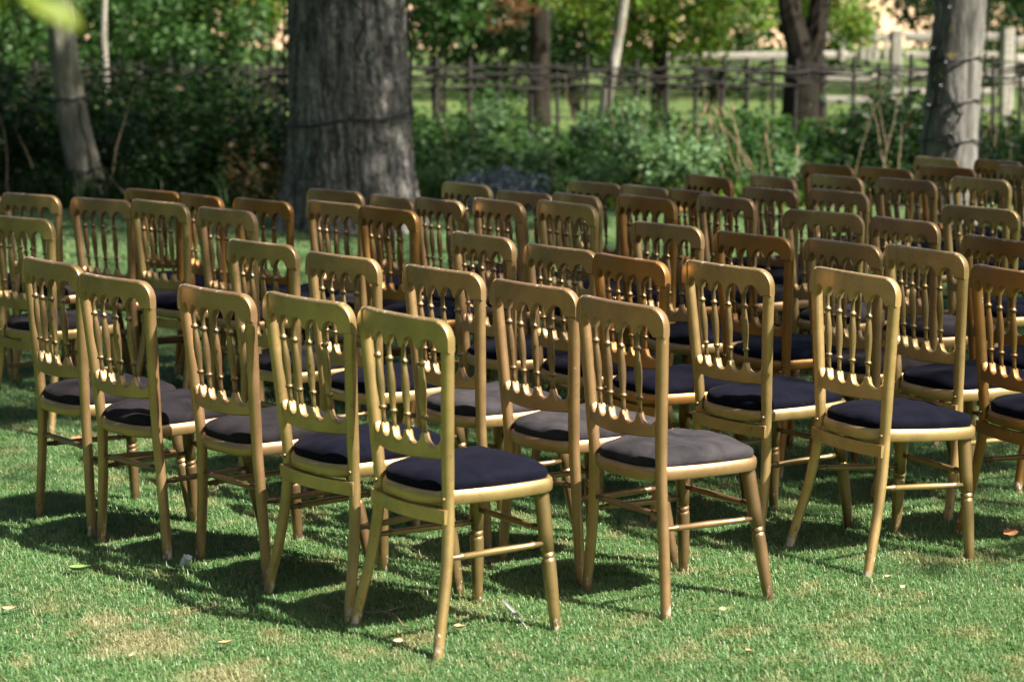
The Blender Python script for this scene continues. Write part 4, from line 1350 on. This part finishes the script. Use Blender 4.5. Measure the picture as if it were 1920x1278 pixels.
litter = [  # photo pixel, length, width, turn, material, lobes, label
    (1321, 942, .055, .035, 40, 'dryleaf', 3, 'curled brown leaf on the grass behind the bronze chair at the second row end'),
    (1895, 1020, .050, .034, 10, 'dryleaf', 3, 'orange-brown lobed leaf on the grass at the right edge'),
    (1715, 988, .075, .012, -15, 'dryleaf', 0, 'thin orange-brown leaf under the splay-legged pale gold chair'),
    (148, 840, .06, .03, 5, 'dryleaf', 3, 'brown leaf on the sunny grass under the left-hand bronze chairs'),
    (424, 1226, .040, .016, 15, 'paleleaf', 0, 'small orange-tan leaf on the grass at lower left'),
    (20, 1161, .045, .014, -5, 'paleleaf', 0, 'tan leaf on the grass at the left edge'),
    (862, 1197, .040, .020, -30, 'paleleaf', 2, 'pale curled leaf on the grass right of the nearest chair leg'),
    (750, 1223, .035, .016, 10, 'paleleaf', 0, 'pale leaf on the grass left of the nearest chair leg'),
    (248, 1250, .028, .012, 80, 'paleleaf', 0, 'small pale leaf upright in the grass at lower left'),
    (1664, 1099, .020, .010, 5, 'paleleaf', 0, 'tiny orange leaf beside the splay-legged chair foot'),
    (150, 1087, .075, .045, -10, 'greenleaf', 0, 'broad green leaf lying on the grass at lower left'),
    (1357, 1163, .030, .018, 20, 'greenleaf', 0, 'small green leaf on the grass right of centre'),
    (1404, 1242, .030, .015, -60, 'paleleaf', 0, 'pale bent leaf on the foreground grass right of centre'),
    (1692, 1120, .022, .014, 45, 'paleleaf', 0, 'small beige leaf on the grass in front of the splay-legged chair'),
]
for k, (px, py, L, W, turn, mt, lb, lab) in enumerate(litter):
    p = ground_pt(px, py)
    o = add('fallen_leaf', leaf_shape(L, W, .55, M[mt], lb), loc=(p.x, p.y, .030))
    o.rotation_euler = (R(12 if k % 2 else -8), R(-6), R(turn))
    props(o, lab, 'leaf', 'leaves fallen on the lawn')

# white paper cup scrap
def cup():
    p = ground_pt(342, 1068)
    t = empty('paper_cup', (p.x, p.y, .012)); props(t, 'small crumpled white paper cup lying on the grass at left', 'cup')
    t.rotation_euler = (R(28), R(18), R(35))
    V = []; F = []; n = 18
    for i, (r, z) in enumerate(((.011, 0), (.0125, .018), (.014, .034), (.0146, .036), (.0132, .034), (.0112, .003))):
        for j in range(n):
            a = 2 * math.pi * j / n; q = 1 + .10 * math.sin(a * 2 + i * .6) + .05 * math.sin(5 * a)
            V.append((r * q * math.cos(a), r * math.sin(a) * (2 - q), z + .003 * math.sin(3 * a) * (i > 1)))
    for i in range(5):
        for j in range(n):
            k = (j + 1) % n; F.append((i * n + j, i * n + k, (i + 1) * n + k, (i + 1) * n + j))
    F.append(tuple(range(n - 1, -1, -1))); F.append(tuple(range(5 * n, 6 * n)))
    add('cup_wall', mesh('cup_wall', V, F, M['paper'], sharp=50), t)
    V, F = box((.006, -.006, -.008), (.012, .004, .018)); add('torn_flap', mesh('torn_flap', V, F, M['paper'], smooth=False), t)
cup()

# grey feather
def feather():
    a = ground_pt(944, 1147); b = ground_pt(988, 1197)
    t = empty('feather', (a.x, a.y, .028)); props(t, 'long grey and white feather lying on the grass beside the nearest chair', 'feather')
    d = b - a
    V, F = tube([(0, 0, .004), tuple(d * .5 + Vector((0, 0, .006))), tuple(d + Vector((0, 0, .002)))], [.0006, .0011, .0014], 6)
    add('quill', mesh('quill', V, F, M['paper']), t)
    s_ = Vector((-d.y, d.x, 0)).normalized(); V = []; F = []
    n = 26
    for i in range(n):
        t0 = i / n * .86; t1 = (i + .92) / n * .86
        w = .0055 * math.sin(math.pi * min(1, .12 + t0 * 1.05)) ** .6
        for sg in (1, -1):
            o_ = len(V)
            p0 = d * t0; p1 = d * t1; bk = d * -.06
            V += [p0 + Vector((0, 0, .005)), p1 + Vector((0, 0, .005)), p1 + s_ * sg * w + bk + Vector((0, 0, .008)), p0 + s_ * sg * w + bk + Vector((0, 0, .008))]
            F.append((o_, o_ + 1, o_ + 2, o_ + 3))
    add('vane', mesh('vane', V, F, M['feather'], smooth=False), t)
feather()

# crooked dry twig
def twig():
    P = [(640, 1147), (665, 1160), (690, 1163), (720, 1166), (742, 1173), (757, 1188), (772, 1196)]
    p0 = ground_pt(*P[0])
    pts_ = [ground_pt(*q) - p0 + Vector((0, 0, .028 + .006 * math.sin(i * 2.2))) for i, q in enumerate(P)]
    t = empty('dry_twig', p0); props(t, 'thin crooked dry twig on the grass behind the nearest chair leg', 'twig')
    V, F = tube(pts_, [.0028, .0026, .0024, .0024, .0022, .0018, .001], 7)
    add('stem', mesh('stem', V, F, M['twig']), t)
    V, F = tube([pts_[3], pts_[3] + Vector((.03, .02, .004)), pts_[3] + Vector((.05, .05, .002))], [.0016, .0013, .0006], 6)
    add('side_shoot', mesh('side_shoot', V, F, M['twig']), t)
twig()

# leafy spray hanging close to the camera at top left
def spray():
    d = 1.75
    def at(px, py, dd=d):
        v = cam.matrix_world.to_3x3() @ Vector(((px - 960) / 3962, (639 - py) / 3962, -1))
        return cam.location + v * dd
    base = at(-60, -260)
    t = empty('leaf_spray', base); props(t, 'blurred yellow-green leaf spray hanging close to the camera at top left', 'leaf')
    V, F = tube([at(-300, -900) - base, Vector((0, 0, 0)), at(20, -90) - base, at(60, -20) - base], [.004, .003, .0018, .001], 7)
    add('stem', mesh('stem', V, F, M['twig']), t)
    for (px, py), (qx, qy), w in (((20, -50), (150, 62), .034), ((0, -80), (70, 34), .028), ((-60, -120), (-2, 40), .03), ((40, -90), (150, -10), .024)):
        a = at(px, py) - base; b = at(qx, qy, d * 1.01) - base
        dv = b - a; L = dv.length
        me = leaf_shape(L, w, .25, M['spray'])
        o = add('leaf', me, t)
        o.location = (a + b) / 2
        o.rotation_euler = dv.to_track_quat('X', 'Z').to_euler()
        o.rotation_euler.rotate_axis('X', R(50))
spray()
